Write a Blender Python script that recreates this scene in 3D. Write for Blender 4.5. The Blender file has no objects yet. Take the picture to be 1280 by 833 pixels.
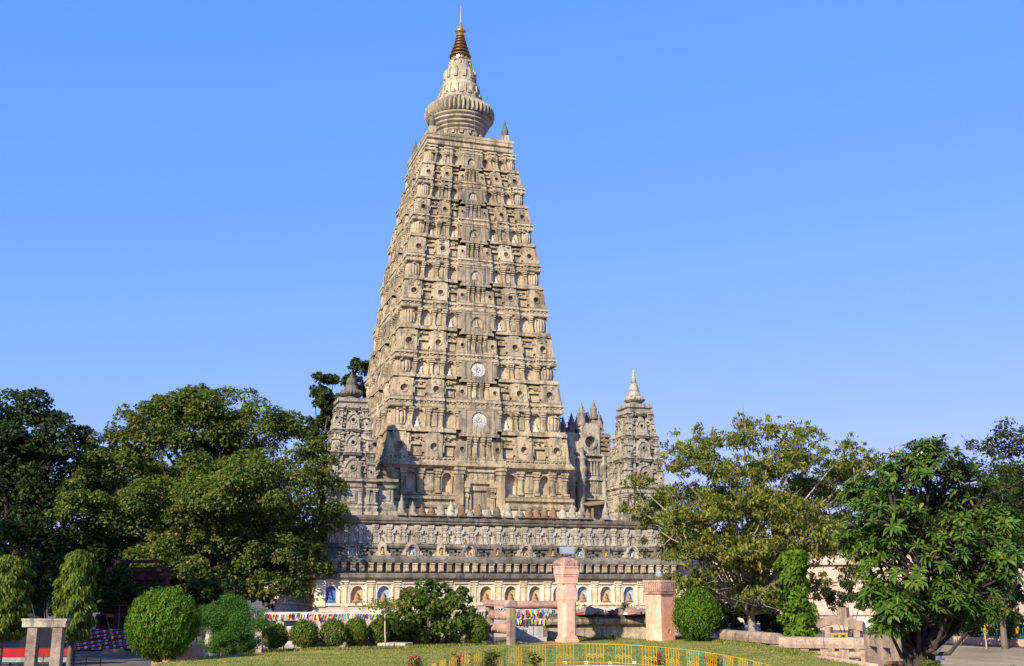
import bpy, math, random
import numpy as np
from mathutils import Vector
R = math.radians
PI = math.pi
rnd = random.Random(7)
sc = bpy.context.scene
COL = sc.collection

# ------------------------------------------------------------------ camera, sky, sun, exposure
cam = bpy.data.cameras.new('camera')
cam.lens = 38.166
cam.sensor_width = 36.0
cam.clip_end = 3000
cam.clip_start = 0.1
co = bpy.data.objects.new('camera', cam)
COL.objects.link(co)
co.location = (-23.45, -88.608, 2.0)
co.rotation_euler = (PI / 2 + 0.2349, 0, -0.3109)
sc.camera = co

SUN_EL, SUN_AZ = 30.0, 48.0            # light travels towards azimuth 48 deg from +Y
world = bpy.data.worlds.new('World')
sc.world = world
world.use_nodes = True
wn, wl = world.node_tree.nodes, world.node_tree.links
wn.clear()
sky = wn.new('ShaderNodeTexSky')
sky.sky_type = 'NISHITA'
sky.sun_disc = False
sky.sun_elevation = R(SUN_EL)
sky.sun_rotation = R(180 + SUN_AZ)
sky.altitude = 0
sky.air_density = 1.0
sky.dust_density = 0.0
sky.ozone_density = 10.0
bg = wn.new('ShaderNodeBackground')
bg.inputs['Strength'].default_value = 0.10
wo = wn.new('ShaderNodeOutputWorld')
# grade the clear winter sky per channel: the photograph's blue is deeper and flatter than the raw model's
sp_ = wn.new('ShaderNodeSeparateColor'); cb_ = wn.new('ShaderNodeCombineColor')
wl.new(sky.outputs[0], sp_.inputs[0])
for i_, (k_, p_) in enumerate(((1.76, .80), (2.36, .395), (4.7, .35))):
    pw = wn.new('ShaderNodeMath'); pw.operation = 'POWER'; pw.inputs[1].default_value = p_
    ml = wn.new('ShaderNodeMath'); ml.operation = 'MULTIPLY'; ml.inputs[1].default_value = k_
    wl.new(sp_.outputs[i_], pw.inputs[0]); wl.new(pw.outputs[0], ml.inputs[0]); wl.new(ml.outputs[0], cb_.inputs[i_])
wl.new(cb_.outputs[0], bg.inputs[0])
wl.new(bg.outputs[0], wo.inputs[0])
sl = bpy.data.lights.new('sun', 'SUN')
sl.energy = 5.0
sl.angle = R(0.5)
sl.color = (1.0, 0.88, 0.66)
so = bpy.data.objects.new('sun', sl)
COL.objects.link(so)
so.rotation_euler = Vector((math.sin(R(SUN_AZ)) * math.cos(R(SUN_EL)), math.cos(R(SUN_AZ)) * math.cos(R(SUN_EL)),
                            -math.sin(R(SUN_EL)))).to_track_quat('-Z', 'Y').to_euler()
sc.view_settings.view_transform = 'Standard'
sc.view_settings.look = 'None'
sc.view_settings.exposure = 0.5
sc.view_settings.gamma = 1.0

# ------------------------------------------------------------------ object helpers
def tag(o, label=None, cat=None, group=None, kind=None):
    if label: o['label'] = label
    if cat: o['category'] = cat
    if group: o['group'] = group
    if kind: o['kind'] = kind
    return o

def empty(name, loc, label, cat, group=None, rz=0.0):
    o = bpy.data.objects.new(name, None)
    COL.objects.link(o)
    o.location = loc
    o.rotation_euler = (0, 0, rz)
    o.empty_display_size = 0.3
    return tag(o, label, cat, group)

def copy_tree(o, parent=None):
    c = o.copy()
    COL.objects.link(c)
    if parent is not None:
        c.parent = parent
    for ch in [x for x in bpy.data.objects if x.parent == o]:
        copy_tree(ch, c)
    return c

class MB:
    """mesh collector: boxes, lathes, tubes, plates with openings"""
    def __init__(s):
        s.v, s.f, s.m, s.sm = [], [], [], []
    def add(s, pts, faces, mi=0, smooth=False):
        b = len(s.v)
        s.v.extend([tuple(p) for p in pts])
        for f in faces:
            s.f.append([b + i for i in f])
            s.m.append(mi)
            s.sm.append(smooth)
    def hexa(s, p, mi=0, skip=()):
        fs = {'b': (0, 3, 2, 1), 't': (4, 5, 6, 7), 'f': (0, 1, 5, 4), 'r': (1, 2, 6, 5), 'k': (2, 3, 7, 6), 'l': (3, 0, 4, 7)}
        s.add(p, [f for k, f in fs.items() if k not in skip], mi)
    def box(s, x0, x1, y0, y1, z0, z1, mi=0, rz=0, c=None, taper=1.0):
        cx, cy = ((x0 + x1) / 2, (y0 + y1) / 2)
        p = []
        for z, t in ((z0, 1.0), (z1, taper)):
            for x, y in ((x0, y0), (x1, y0), (x1, y1), (x0, y1)):
                p.append([cx + (x - cx) * t, cy + (y - cy) * t, z])
        if rz:
            q = c or (cx, cy)
            ca, sa = math.cos(rz), math.sin(rz)
            p = [[q[0] + (a - q[0]) * ca - (b - q[1]) * sa, q[1] + (a - q[0]) * sa + (b - q[1]) * ca, z] for a, b, z in p]
        s.hexa(p, mi)
    def bevbox(s, x0, x1, y0, y1, z0, z1, bev=0.02, mi=0):
        # a box with chamfered vertical and top edges
        pr = lambda i: [(x0 + i + bev, y0 + i), (x1 - i - bev, y0 + i), (x1 - i, y0 + i + bev), (x1 - i, y1 - i - bev), (x1 - i - bev, y1 - i), (x0 + i + bev, y1 - i), (x0 + i, y1 - i - bev), (x0 + i, y0 + i + bev)]
        s.rings([[(x, y, z0) for x, y in pr(0)], [(x, y, z1 - bev) for x, y in pr(0)], [(x, y, z1) for x, y in pr(bev)]], mi)
    def rings(s, rs, mi=0, smooth=False, cap=True):
        n = len(rs[0])
        pts = [p for r in rs for p in r]
        fs = []
        for i in range(len(rs) - 1):
            for j in range(n):
                a, b = i * n + j, i * n + (j + 1) % n
                fs.append((a, b, b + n, a + n))
        s.add(pts, fs, mi, smooth)
        if cap:
            s.add(rs[0], [tuple(range(n))[::-1]], mi)
            s.add(rs[-1], [tuple(range(n))], mi)
    def lathe(s, prof, c=(0, 0), n=24, mi=0, smooth=True, rib=None, sx=1, sy=1):
        # prof: (radius, z[, ribbed 0/1]); rib: (count, depth)
        rs = []
        for q in prof:
            r, z = q[0], q[1]
            k = q[2] if len(q) > 2 else 0
            ring = []
            for j in range(n):
                a = 2 * PI * j / n
                rr = r * (1 - (rib[1] * k * (1 - abs(math.sin(a * rib[0] / 2))) if rib else 0))
                ring.append((c[0] + rr * math.cos(a) * sx, c[1] + rr * math.sin(a) * sy, z))
            rs.append(ring)
        s.rings(rs, mi, smooth)
    def tube(s, pts, rads, n=6, mi=0, cap=True):
        rs = []
        pts = [Vector(p) for p in pts]
        for i, p in enumerate(pts):
            d = (pts[min(i + 1, len(pts) - 1)] - pts[max(i - 1, 0)]).normalized()
            a = d.cross(Vector((0, 0, 1)) if abs(d.z) < .95 else Vector((1, 0, 0))).normalized()
            b = d.cross(a)
            r = rads[i] if hasattr(rads, '__len__') else rads
            rs.append([tuple(p + (a * math.cos(2 * PI * j / n) + b * math.sin(2 * PI * j / n)) * r) for j in range(n)])
        s.rings(rs, mi, True, cap)
    def plate(s, M, u0, u1, z0, z1, O, nf, ni, nb, mi=0, mback=None, sides=True):
        """rectangle u0..u1,z0..z1 at depth nf with an opening (ccw polygon O in (u,z)) recessed to ni; M(u,n,z)->xyz"""
        cu = sum(p[0] for p in O) / len(O); cz = sum(p[1] for p in O) / len(O)
        B, E = [], []
        for u, z in O:
            du, dz = u - cu, z - cz
            t, e = 1e9, 0
            for k, (num, den) in enumerate(((z0 - cz, dz), (u1 - cu, du), (z1 - cz, dz), (u0 - cu, du))):
                if abs(den) > 1e-9 and num / den > 0 and num / den < t:
                    t, e = num / den, k
            B.append((cu + du * t, cz + dz * t)); E.append(e)
        C = [(u1, z0), (u1, z1), (u0, z1), (u0, z0)]     # corner after edge k
        n = len(O)
        per = []
        for i in range(n):
            j = (i + 1) % n
            poly = [M(O[i][0], nf, O[i][1]), M(B[i][0], nf, B[i][1])]
            per.append(B[i])
            e = E[i]
            while e != E[j]:
                poly.append(M(C[e][0], nf, C[e][1])); per.append(C[e]); e = (e + 1) % 4
            poly += [M(B[j][0], nf, B[j][1]), M(O[j][0], nf, O[j][1])]
            s.add(poly, [tuple(range(len(poly)))], mi)
            s.add([M(O[i][0], nf, O[i][1]), M(O[j][0], nf, O[j][1]), M(O[j][0], ni, O[j][1]), M(O[i][0], ni, O[i][1])], [(0, 1, 2, 3)], mi)
        s.add([M(u, ni, z) for u, z in O], [tuple(range(n))], mi if mback is None else mback)
        if sides:
            for a, b in zip(per, per[1:] + per[:1]):
                s.add([M(a[0], nf, a[1]), M(b[0], nf, b[1]), M(b[0], nb, b[1]), M(a[0], nb, a[1])], [(0, 1, 2, 3)], mi)
    def band(s, M, O, off, n0, n1, mi=0, closed=False):
        """raised strip that follows polyline O in (u,z), off wide outwards, from depth n0 to n1"""
        cu = sum(p[0] for p in O) / len(O); cz = sum(p[1] for p in O) / len(O)
        Q = []
        for u, z in O:
            d = math.hypot(u - cu, z - cz) or 1
            Q.append((u + (u - cu) / d * off[0], z + (z - cz) / d * off[1]))
        idx = list(range(len(O))) + ([0] if closed else [])
        for a, b in zip(idx, idx[1:]):
            p = [M(O[a][0], n0, O[a][1]), M(O[b][0], n0, O[b][1]), M(Q[b][0], n0, Q[b][1]), M(Q[a][0], n0, Q[a][1]),
                 M(O[a][0], n1, O[a][1]), M(O[b][0], n1, O[b][1]), M(Q[b][0], n1, Q[b][1]), M(Q[a][0], n1, Q[a][1])]
            s.hexa(p, mi, skip=('b',))
    def build(s, name, mats, parent=None, loc=None):
        me = bpy.data.meshes.new(name)
        me.from_pydata(s.v, [], s.f)
        for m in (mats if isinstance(mats, (list, tuple)) else [mats]):
            me.materials.append(m)
        me.polygons.foreach_set('material_index', s.m)
        me.polygons.foreach_set('use_smooth', s.sm)
        me.update()
        o = bpy.data.objects.new(name, me)
        COL.objects.link(o)
        if parent is not None: o.parent = parent
        if loc is not None: o.location = loc
        return o

def arch(uc, z0, hw, zs, n=10, point=0.0, us=1.0):
    """ccw arch outline: flat foot at z0, springing at zs, half width hw (us scales u)"""
    O = [(uc - hw * us, z0), (uc + hw * us, z0)]
    for i in range(n + 1):
        a = PI * i / n
        O.append((uc + hw * us * math.cos(a), zs + hw * math.sin(a) * (1 + point * math.sin(a) ** 4)))
    return O

def circ(uc, zc, r, n=14, us=1.0):
    return [(uc + r * us * math.cos(2 * PI * i / n + .1), zc + r * math.sin(2 * PI * i / n + .1)) for i in range(n)]

# ------------------------------------------------------------------ materials
class NT:
    def __init__(s, name):
        s.mat = bpy.data.materials.new(name)
        s.mat.use_nodes = True
        s.n, s.l = s.mat.node_tree.nodes, s.mat.node_tree.links
        s.b = s.n['Principled BSDF']
        s.out = s.n['Material Output']
    def new(s, t, **k):
        x = s.n.new(t)
        for a, b in k.items(): setattr(x, a, b)
        return x
    def pos(s, scale=(1, 1, 1), off=(0, 0, 0), obj=False):
        g = s.new('ShaderNodeTexCoord') if obj else s.new('ShaderNodeNewGeometry')
        mp = s.new('ShaderNodeMapping')
        mp.inputs['Scale'].default_value = scale
        mp.inputs['Location'].default_value = off
        s.l.new(g.outputs['Object' if obj else 'Position'], mp.inputs[0])
        return mp.outputs[0]
    def noise(s, vec, scale, detail=5, rough=.6):
        x = s.new('ShaderNodeTexNoise')
        x.inputs['Scale'].default_value = scale
        x.inputs['Detail'].default_value = detail
        x.inputs['Roughness'].default_value = rough
        s.l.new(vec, x.inputs['Vector'])
        return x.outputs['Fac']
    def ramp(s, fac, stops):
        x = s.new('ShaderNodeValToRGB')
        e = x.color_ramp.elements
        while len(e) < len(stops): e.new(.5)
        for q, (p, c) in zip(e, stops):
            q.position = p
            q.color = (c, c, c, 1) if not hasattr(c, '__len__') else (*c, 1)
        s.l.new(fac, x.inputs[0])
        return x.outputs[0]
    def mix(s, fac, a, b, mode='MIX'):
        x = s.new('ShaderNodeMix', data_type='RGBA', blend_type=mode)
        for i, v in ((0, fac), (6, a), (7, b)):
            if isinstance(v, (int, float)): x.inputs[i].default_value = v
            elif isinstance(v, tuple): x.inputs[i].default_value = (*v, 1)
            else: s.l.new(v, x.inputs[i])
        return x.outputs[2]
    def bump(s, h, strength, dist, prev=None):
        x = s.new('ShaderNodeBump')
        x.inputs['Strength'].default_value = strength
        x.inputs['Distance'].default_value = dist
        s.l.new(h, x.inputs['Height'])
        if prev is not None: s.l.new(prev, x.inputs['Normal'])
        return x.outputs[0]
    def done(s, col, rough=.9, normal=None, spec=.3):
        if isinstance(col, tuple): s.b.inputs['Base Color'].default_value = (*col, 1)
        else: s.l.new(col, s.b.inputs['Base Color'])
        s.b.inputs['Roughness'].default_value = rough
        s.b.inputs['Specular IOR Level'].default_value = spec
        if normal is not None: s.l.new(normal, s.b.inputs['Normal'])
        return s.mat

def stone(name, c1, c2, c3, stain=(.1, .09, .075), streak=.6, blot=.5, white=0.0, wcol=(.6, .57, .5), bump=.5, carve=0.0, sc_=1.0, top=0.0):
    t = NT(name)
    p = t.pos()
    n1 = t.noise(p, .45 * sc_, 7, .65)
    col = t.ramp(n1, [(.30, c1), (.5, c2), (.70, c3)])
    fine = t.noise(t.pos(off=(7, 3, 1)), 3.2 * sc_, 6, .7)
    col = t.mix(.8, col, t.ramp(fine, [(.28, .62), (.5, .97), (.72, 1.18)]), 'MULTIPLY')
    if streak:
        st = t.noise(t.pos(scale=(1.7, 1.7, .22), off=(2, 9, 4)), 1.0 * sc_, 6, .7)
        col = t.mix(t.ramp(st, [(.49, 0.0), (.62, streak)]), col, stain)
        s2 = t.noise(t.pos(scale=(6.5, 6.5, .45), off=(12, 3, 8)), 1.0 * sc_, 4, .6)
        gate = t.ramp(t.noise(t.pos(off=(5, 71, 9)), .35 * sc_, 3, .5), [(.42, 0.0), (.58, 1.0)])
        col = t.mix(t.mix(1.0, t.ramp(s2, [(.54, 0.0), (.64, streak * .95)]), gate, 'MULTIPLY'), col, stain)
    if blot:
        b2 = t.noise(t.pos(off=(31, 5, 17)), .8 * sc_, 8, .72)
        col = t.mix(t.ramp(b2, [(.53, 0.0), (.63, blot)]), col, stain)
    if white:
        w2 = t.noise(t.pos(off=(11, 45, 27)), .9 * sc_, 7, .75)
        col = t.mix(t.ramp(w2, [(.58, 0.0), (.64, white)]), col, wcol)
    if top:   # mould and lichen that grows on upward faces
        g = t.new('ShaderNodeNewGeometry')
        sx = t.new('ShaderNodeSeparateXYZ')
        t.l.new(g.outputs['Normal'], sx.inputs[0])
        f = t.ramp(sx.outputs[2], [(.45, 0.0), (.8, top)])
        col = t.mix(f, col, stain)
    big = t.noise(t.pos(off=(17, 2, 60)), .13 * sc_, 4, .6)
    col = t.mix(.85, col, t.ramp(big, [(.36, .70), (.62, 1.14)]), 'MULTIPLY')
    nb = t.bump(t.noise(p, 9, 6, .7), bump, .05)
    if carve:
        v = t.new('ShaderNodeTexVoronoi', feature='SMOOTH_F1')
        v.inputs['Scale'].default_value = 4.6
        t.l.new(p, v.inputs['Vector'])
        nb = t.bump(v.outputs['Distance'], carve * .8, .10, nb)
    return t.done(col, .92, nb, .15)

def plain(name, c, rough=.6, var=.25, scale=6, spec=.4, metal=0.0, bump=.15):
    t = NT(name)
    n = t.noise(t.pos(obj=True), scale, 5, .65)
    col = t.mix(1.0, c, t.ramp(n, [(.3, 1 - var), (.7, 1 + var * .6)]), 'MULTIPLY')
    t.b.inputs['Metallic'].default_value = metal
    return t.done(col, rough, t.bump(n, bump, .02), spec)

def leafmat(name, stops, trans=.35, rough=.55, spec=.35):
    t = NT(name)
    g = t.new('ShaderNodeNewGeometry')
    col = t.ramp(g.outputs['Random Per Island'], stops)
    big = t.noise(t.pos(), .5, 4, .6)
    col = t.mix(.7, col, t.ramp(big, [(.3, .7), (.7, 1.25)]), 'MULTIPLY')
    t.done(col, rough, None, spec)
    tr = t.new('ShaderNodeBsdfTranslucent')
    hs = t.mix(1.0, col, (1.25, 1.15, .5), 'MULTIPLY')
    t.l.new(hs, tr.inputs[0])
    mx = t.new('ShaderNodeMixShader')
    mx.inputs[0].default_value = trans
    t.l.new(t.b.outputs[0], mx.inputs[1]); t.l.new(tr.outputs[0], mx.inputs[2])
    t.l.new(mx.outputs[0], t.out.inputs[0])
    return t.mat

M = {}
M['tower'] = stone('tower_stone', (.36, .277, .163), (.55, .435, .27), (.52, .43, .298), (.12, .104, .083), .74, .72, .5, (.66, .62, .54), .7, .45, top=.7)
M['cornice'] = stone('cornice_stone', (.38, .303, .188), (.59, .48, .315), (.45, .38, .265), (.105, .092, .072), .75, .68, .5, (.66, .6, .5), .6, 0, 1.3, top=.75)
M['panel'] = stone('plain_slab_stone', (.30, .245, .17), (.43, .355, .25), (.33, .28, .21), (.11, .09, .075), .8, .45, .2, bump=.3)
M['niche_back'] = stone('niche_plaster', (.45, .35, .23), (.58, .47, .33), (.63, .55, .43), (.25, .2, .15), .35, .2, .5, (.7, .66, .58), .4, .3, 2.0)
M['medal'] = stone('medallion_plaster', (.62, .6, .54), (.7, .68, .62), (.62, .58, .5), (.35, .32, .28), .2, .15, 0, bump=.4, sc_=3)
M['turret'] = stone('turret_stone', (.35, .30, .22), (.50, .44, .335), (.56, .50, .40), (.09, .08, .065), .72, .62, .45, (.62, .59, .53), .6, .4, 1.5, top=.7)
M['drum'] = stone('drum_stone', (.37, .31, .21), (.50, .43, .30), (.52, .455, .35), (.13, .11, .09), .6, .6, .3, bump=.5, sc_=1.3, top=.3)
M['urn'] = stone('ribbed_urn_stone', (.43, .34, .22), (.53, .43, .29), (.49, .42, .31), (.2, .16, .12), .35, .3, .2, bump=.5, sc_=1.4)
M['cream'] = stone('cream_plaster', (.66, .50, .30), (.78, .64, .42), (.80, .71, .54), (.42, .33, .22), .5, .35, .5, (.82, .79, .70), .35, 0, 1.2)
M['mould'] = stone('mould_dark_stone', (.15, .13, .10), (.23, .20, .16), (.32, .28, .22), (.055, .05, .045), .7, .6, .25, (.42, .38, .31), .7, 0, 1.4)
M['grey'] = stone('weathered_grey_stone', (.40, .335, .245), (.56, .485, .37), (.62, .55, .44), (.12, .10, .08), .6, .5, .5, (.70, .64, .54), .6, .3, 1.4, top=.6)
M['stupa'] = stone('old_stupa_stone', (.22, .19, .155), (.31, .27, .22), (.38, .34, .28), (.08, .07, .06), .6, .5, .3, bump=.6, sc_=2.5)
M['bracket'] = stone('tan_bracket_stone', (.36, .27, .17), (.50, .40, .27), (.56, .47, .34), (.12, .1, .08), .6, .5, .3, bump=.5, sc_=2)
M['dust'] = stone('footing_stone', (.50, .37, .28), (.60, .47, .37), (.66, .54, .44), (.30, .24, .19), .5, .4, .3, bump=.5)
M['terra'] = stone('terracotta_stone', (.22, .12, .075), (.29, .18, .115), (.33, .24, .17), (.10, .08, .06), .5, .5, 0, bump=.6, sc_=2)
M['pale_st'] = stone('pale_carved_stone', (.36, .31, .24), (.46, .41, .33), (.50, .45, .38), (.16, .14, .12), .6, .5, .3, bump=.6, sc_=2.5)
M['darkst'] = stone('blackened_stone', (.13, .115, .095), (.20, .18, .15), (.27, .24, .2), (.05, .05, .05), .5, .4, 0, bump=.6, sc_=2)
M['brick'] = stone('orange_brick', (.27, .185, .115), (.34, .255, .17), (.36, .30, .22), (.13, .1, .08), .5, .5, .2, bump=.8, sc_=2)
M['gold'] = plain('gilded_metal', (.80, .50, .14), .34, .35, 9, .5, .85)
M['copper'] = plain('browned_copper', (.27, .15, .06), .45, .4, 6, .5, .6)
M['goldstat'] = plain('gold_statue_paint', (.56, .33, .07), .4, .3, 12, .5, .35)
M['statue'] = plain('dusty_statue_paint', (.38, .22, .12), .75, .45, 14, .3)
M['statue_w'] = plain('pale_statue_stone', (.62, .55, .46), .85, .4, 14, .2)
M['blue'] = plain('blue_niche_paint', (.10, .20, .44), .85, .45, 5, .2)
M['paleblue'] = plain('pale_blue_niche_paint', (.34, .45, .60), .85, .4, 5, .2)
M['whitewash'] = stone('whitewashed_frame', (.74, .68, .57), (.80, .76, .67), (.82, .79, .72), (.5, .42, .3), .4, .3, 0, bump=.3)
M['ochre'] = plain('ochre_niche_paint', (.60, .41, .17), .85, .4, 5, .2)
M['tan'] = plain('tan_niche_paint', (.52, .41, .26), .85, .45, 5, .2)
M['olive'] = plain('olive_niche_paint', (.42, .36, .17), .85, .45, 5, .2)
M['wire'] = plain('grey_cable', (.30, .28, .25), .7)

# ------------------------------------------------------------------ the tower's faces
class Face:
    """one side of a square tapering tower: u runs along the side in fractions of the half width, n outwards"""
    def __init__(s, k, w, ox=0.0, oy=0.0):
        s.k, s.w, s.o = k, w, (ox, oy)
        a = k * PI / 2
        s.c, s.s = round(math.cos(a)), round(math.sin(a))
    def P(s, uf, n, z):
        w = s.w(z)
        x = math.copysign(w + n, uf) if abs(uf) > .9995 else uf * w
        y = -(w + n)
        return (s.o[0] + x * s.c - y * s.s, s.o[1] + x * s.s + y * s.c, z)
    def prof(s, mb, u0, u1, prof, mi=0):
        n = len(prof)
        a = [s.P(u0, q[0], q[1]) for q in prof]; b = [s.P(u1, q[0], q[1]) for q in prof]
        fs = [(i, (i + 1) % n, (i + 1) % n + n, i + n) for i in range(n)]
        if abs(u0) < .9995: fs.append(tuple(range(n)))
        if abs(u1) < .9995: fs.append(tuple(range(n, 2 * n))[::-1])
        mb.add(a + b, fs, mi)
    def box(s, mb, u0, u1, z0, z1, n1, n0=-.6, n1t=None, mi=0):
        s.prof(mb, u0, u1, [(n0, z0), (n1, z0), (n1 if n1t is None else n1t, z1), (n0, z1)], mi)
    def plate(s, mb, u0, u1, z0, z1, O, nf, ni, nb=-.6, mi=0, mback=None):
        mb.plate(s.P, u0, u1, z0, z1, O, nf, ni, nb, mi, mback)

def wpil(F, mb, u, hw, z0, z1, n, mi=0):
    """small pilaster with base and capital"""
    h = z1 - z0
    F.box(mb, u - hw, u + hw, z0, z1 - .2 * h, n, mi=mi)
    F.box(mb, u - hw * 1.45, u + hw * 1.45, z0, z0 + .1 * h, n + .06, mi=mi)
    F.box(mb, u - hw * 1.3, u + hw * 1.3, z1 - .34 * h, z1 - .26 * h, n + .05, mi=mi)
    F.box(mb, u - hw * 1.5, u + hw * 1.5, z1 - .2 * h, z1 - .1 * h, n + .08, mi=mi)
    F.box(mb, u - hw * 1.9, u + hw * 1.9, z1 - .1 * h, z1, n + .13, mi=mi)

def figure(mb, F, uc, z0, h, n, mi):
    """low seated relief figure in a niche"""
    w = F.w(z0)
    prof = [(.36, 0), (.40, .10), (.34, .20), (.19, .24), (.17, .4), (.22, .56), (.09, .62), (.10, .70), (.12, .80), (.07, .92), (.02, .97)]
    rs = []
    for r, zz in prof:
        ring = []
        for j in range(8):
            a = 2 * PI * j / 8
            ring.append(F.P(uc + r * h * math.cos(a) / w, n + (.5 * r * h * math.sin(a)), z0 + zz * h))
        rs.append(ring)
    mb.rings(rs, mi, True)

BAYS = [(-1, -.76, .04), (-.76, -.60, -.26), (-.60, -.40, .0), (-.40, -.26, -.26), (-.26, .26, .06), (.26, .40, -.26), (.40, .60, .0), (.60, .76, -.26), (.76, 1, .04)]

def cornice(F, mb, zb, zt, bays=BAYS, out=.11, mi=0):
    h = zt - zb
    for u0, u1, n in bays:
        F.prof(mb, u0, u1, [(-.6, zb), (n + out * .3, zb), (n + out * .8, zb + .1 * h), (n + out * .9, zb + .36 * h), (n + out * .1, zb + .42 * h), (n, zb + .52 * h),
                            (n + out * .5, zb + .56 * h), (n + out * 1.3, zb + .64 * h), (n + out * 1.3, zb + .86 * h), (n + out * .2, zt), (-.6, zt)], mi)
        # dentils under the upper band
        w = F.w(zb); nd = max(2, int((u1 - u0) * w / .34))
        for i in range(nd):
            uc = u0 + (u1 - u0) * (i + .5) / nd
            F.box(mb, uc - .07 / w, uc + .07 / w, zb + .44 * h, zb + .57 * h, n + out * .75, n - .05, mi=mi)

temple = empty('temple', (0, 0, 0), 'tall ancient stone temple with a tapering carved tower, corner turrets and a niche lined base', 'temple')

def tier(w, zb, zt, o, deco, slab, turret=False, dens=1.0):
    """one storey: window-block row, ledge, niche row, cornice. Front and left sides keep their niches and windows as objects."""
    H = zt - zb
    g1, l1, n1 = zb + .38 * H, zb + .47 * H, zb + .82 * H
    body = MB()
    faces = [Face(k, w) for k in (0, 3, 1, 2)]       # front, left, right, back
    ww = w(zt)
    core = [(w(zb) - .55, zb), (w(zt) - .55, zt)]
    p = []
    for h, z in core:
        p += [(-h, -h, z), (h, -h, z), (h, h, z), (-h, h, z)]
    body.hexa(p)
    items = []                                       # (name, MB, materials)
    cb = MB()
    for F in faces:
        seen = F.k in (0, 3)
        wg = w((zb + g1) / 2)
        # --- window block row
        for u0, u1, n, r in ((-1, -.77, .04, .105), (.77, 1, .04, .105), (-.595, -.405, .0, .095), (.405, .595, .0, .095), (-.255, -.135, .05, .06), (.135, .255, .05, .06)):
            mb = MB() if seen else body
            small = abs(u0) < .3
            zt_ = g1 - (.1 * H if small else 0)
            zc = zb + (.17 if not small else .15) * H
            rr = min(r * wg * .42, .095 * H)
            uc = (u0 + u1) / 2 + (.012 * (1 if u0 < -.7 else -1 if u0 > .7 else 0))
            O = circ(uc, zc, rr, 12, 1 / wg)
            F.plate(mb, u0, u1, zb, zt_, O, n, n - .26, mi=0)
            mb.band(F.P, O, (.05 / wg, .05), n - .02, n + .05, 0, True)
            if not small:
                # stepped shoulders and side lugs
                c = u0 + .17 * (u1 - u0) if u0 > -.9 else u0 + .05
                d = u1 - .17 * (u1 - u0) if u1 < .9 else u1 - .05
                F.box(mb, c, d, g1, l1 + .012 * H, n - .03, mi=0)
                for q in (u0, u1):
                    if abs(q) < .99:
                        sg = 1 if q == u1 else -1
                        lo, hi = sorted((q, q + sg * .022))
                        F.box(mb, lo, hi, zb + .08 * H, zb + .20 * H, n - .05)
                        F.box(mb, lo, hi, zb + .26 * H, zb + .33 * H, n - .09)
                F.box(mb, max(u0, -.999), min(u1, .999), zb, zb + .035 * H, n + .05)
            if seen: items.append(('round_window', mb, [M['tower']]))
        # --- recessed panels between the blocks
        for u0, u1 in ((-.77, -.595), (.595, .77), (-.405, -.255), (.255, .405)):
            F.box(body, u0, u1, zb, g1, -.40)
            F.box(body, u0, u1, zb + .20 * H, zb + .245 * H, -.12)
            F.box(body, u0, u1, g1 - .05 * H, g1, -.24)
            F.box(body, u0 + .02, u1 - .02, zb + .03 * H, zb + .17 * H, -.31)
        # --- little colonnade at the centre
        F.box(body, -.135, .135, zb, g1 - .02 * H, -.22)
        for uc in (-.11, -.04, .04, .11):
            wpil(F, body, uc, .014, zb, g1 - .03 * H, -.05)
        # --- ledge
        for u0, u1, n in BAYS:
            if abs(u0 + u1) < .01: continue
            F.box(body, u0, u1, g1 + .035 * H, l1, n + .24 if abs(n) > .1 else n + .05)
        # --- niche row
        wn_ = w((l1 + n1) / 2)
        for u0, u1 in ((-.755, -.605), (.605, .755), (-.395, -.265), (.265, .395)):
            mb = MB() if seen else body
            hw = min(.080 * wn_ * (u1 - u0) / .15, .21 * (n1 - l1) * 2)
            uc = (u0 + u1) / 2
            O = arch(uc, l1 + .04 * (n1 - l1), hw, l1 + .54 * (n1 - l1), 10, .3, 1 / wn_)
            F.plate(mb, u0, u1, l1, n1, O, -.22, -.44, -.7, mi=0, mback=1)
            mb.band(F.P, O[1:], (.07 / wn_, .08), -.22, -.12, 0)
            if deco and seen and rnd.random() < .6:
                figure(mb, F, uc, l1 + .06 * (n1 - l1), .5 * (n1 - l1), -.36, 2)
            if seen: items.append(('arched_niche', mb, [M['tower'], M['niche_back'], M['statue_w']]))
        for sg in (-1, 1):
            a, b = sorted((sg * .41, sg * .59))
            F.box(body, a, b, l1, n1, -.2)
            F.box(body, a + .06, b - .06, l1 + .04 * H, n1 - .07 * H, -.13)
            F.box(body, a + .045, b - .045, n1 - .065 * H, n1 - .035 * H, -.05)
            wpil(F, body, sg * .43, .017, l1, n1, -.02)
            wpil(F, body, sg * .57, .017, l1, n1, -.02)
            wpil(F, body, sg * .765, .016, l1, n1, -.06)
            wpil(F, body, sg * .235, .018, l1, n1, -.02)
            F.box(body, *sorted((sg * .78, sg)), l1, n1, -.3)
            F.box(body, *sorted((sg * .78, sg)), l1, l1 + .03 * H, .02)
        # --- slab at the centre with a medallion or niche
        mb = MB() if seen else body
        ztop = zb + (.97 if slab else .93) * H
        zc = l1 + .16 * H
        if slab:
            O = circ(0, zc + .02 * H, .62, 20, 1 / w(zc))
        else:
            O = arch(0, l1 + .03 * H, .075 * w(zc), l1 + .13 * H, 10, .1, 1 / w(zc))
        F.plate(mb, -.2, .2, g1 - .02 * H, ztop, O, .08, -.06, mi=0, mback=1)
        for uu, hh in ((-.165, .5), (.165, .5), (-.10, .2), (.10, .2)):
            F.box(mb, uu - .012, uu + .012, g1 + .05 * H, g1 + (.05 + hh) * H, .13, .0)
        F.box(mb, -.19, .19, ztop - .05 * H, ztop - .015 * H, .16, .0)
        F.box(mb, -.15, .15, ztop - .16 * H, ztop - .13 * H, .12, .0)
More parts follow.
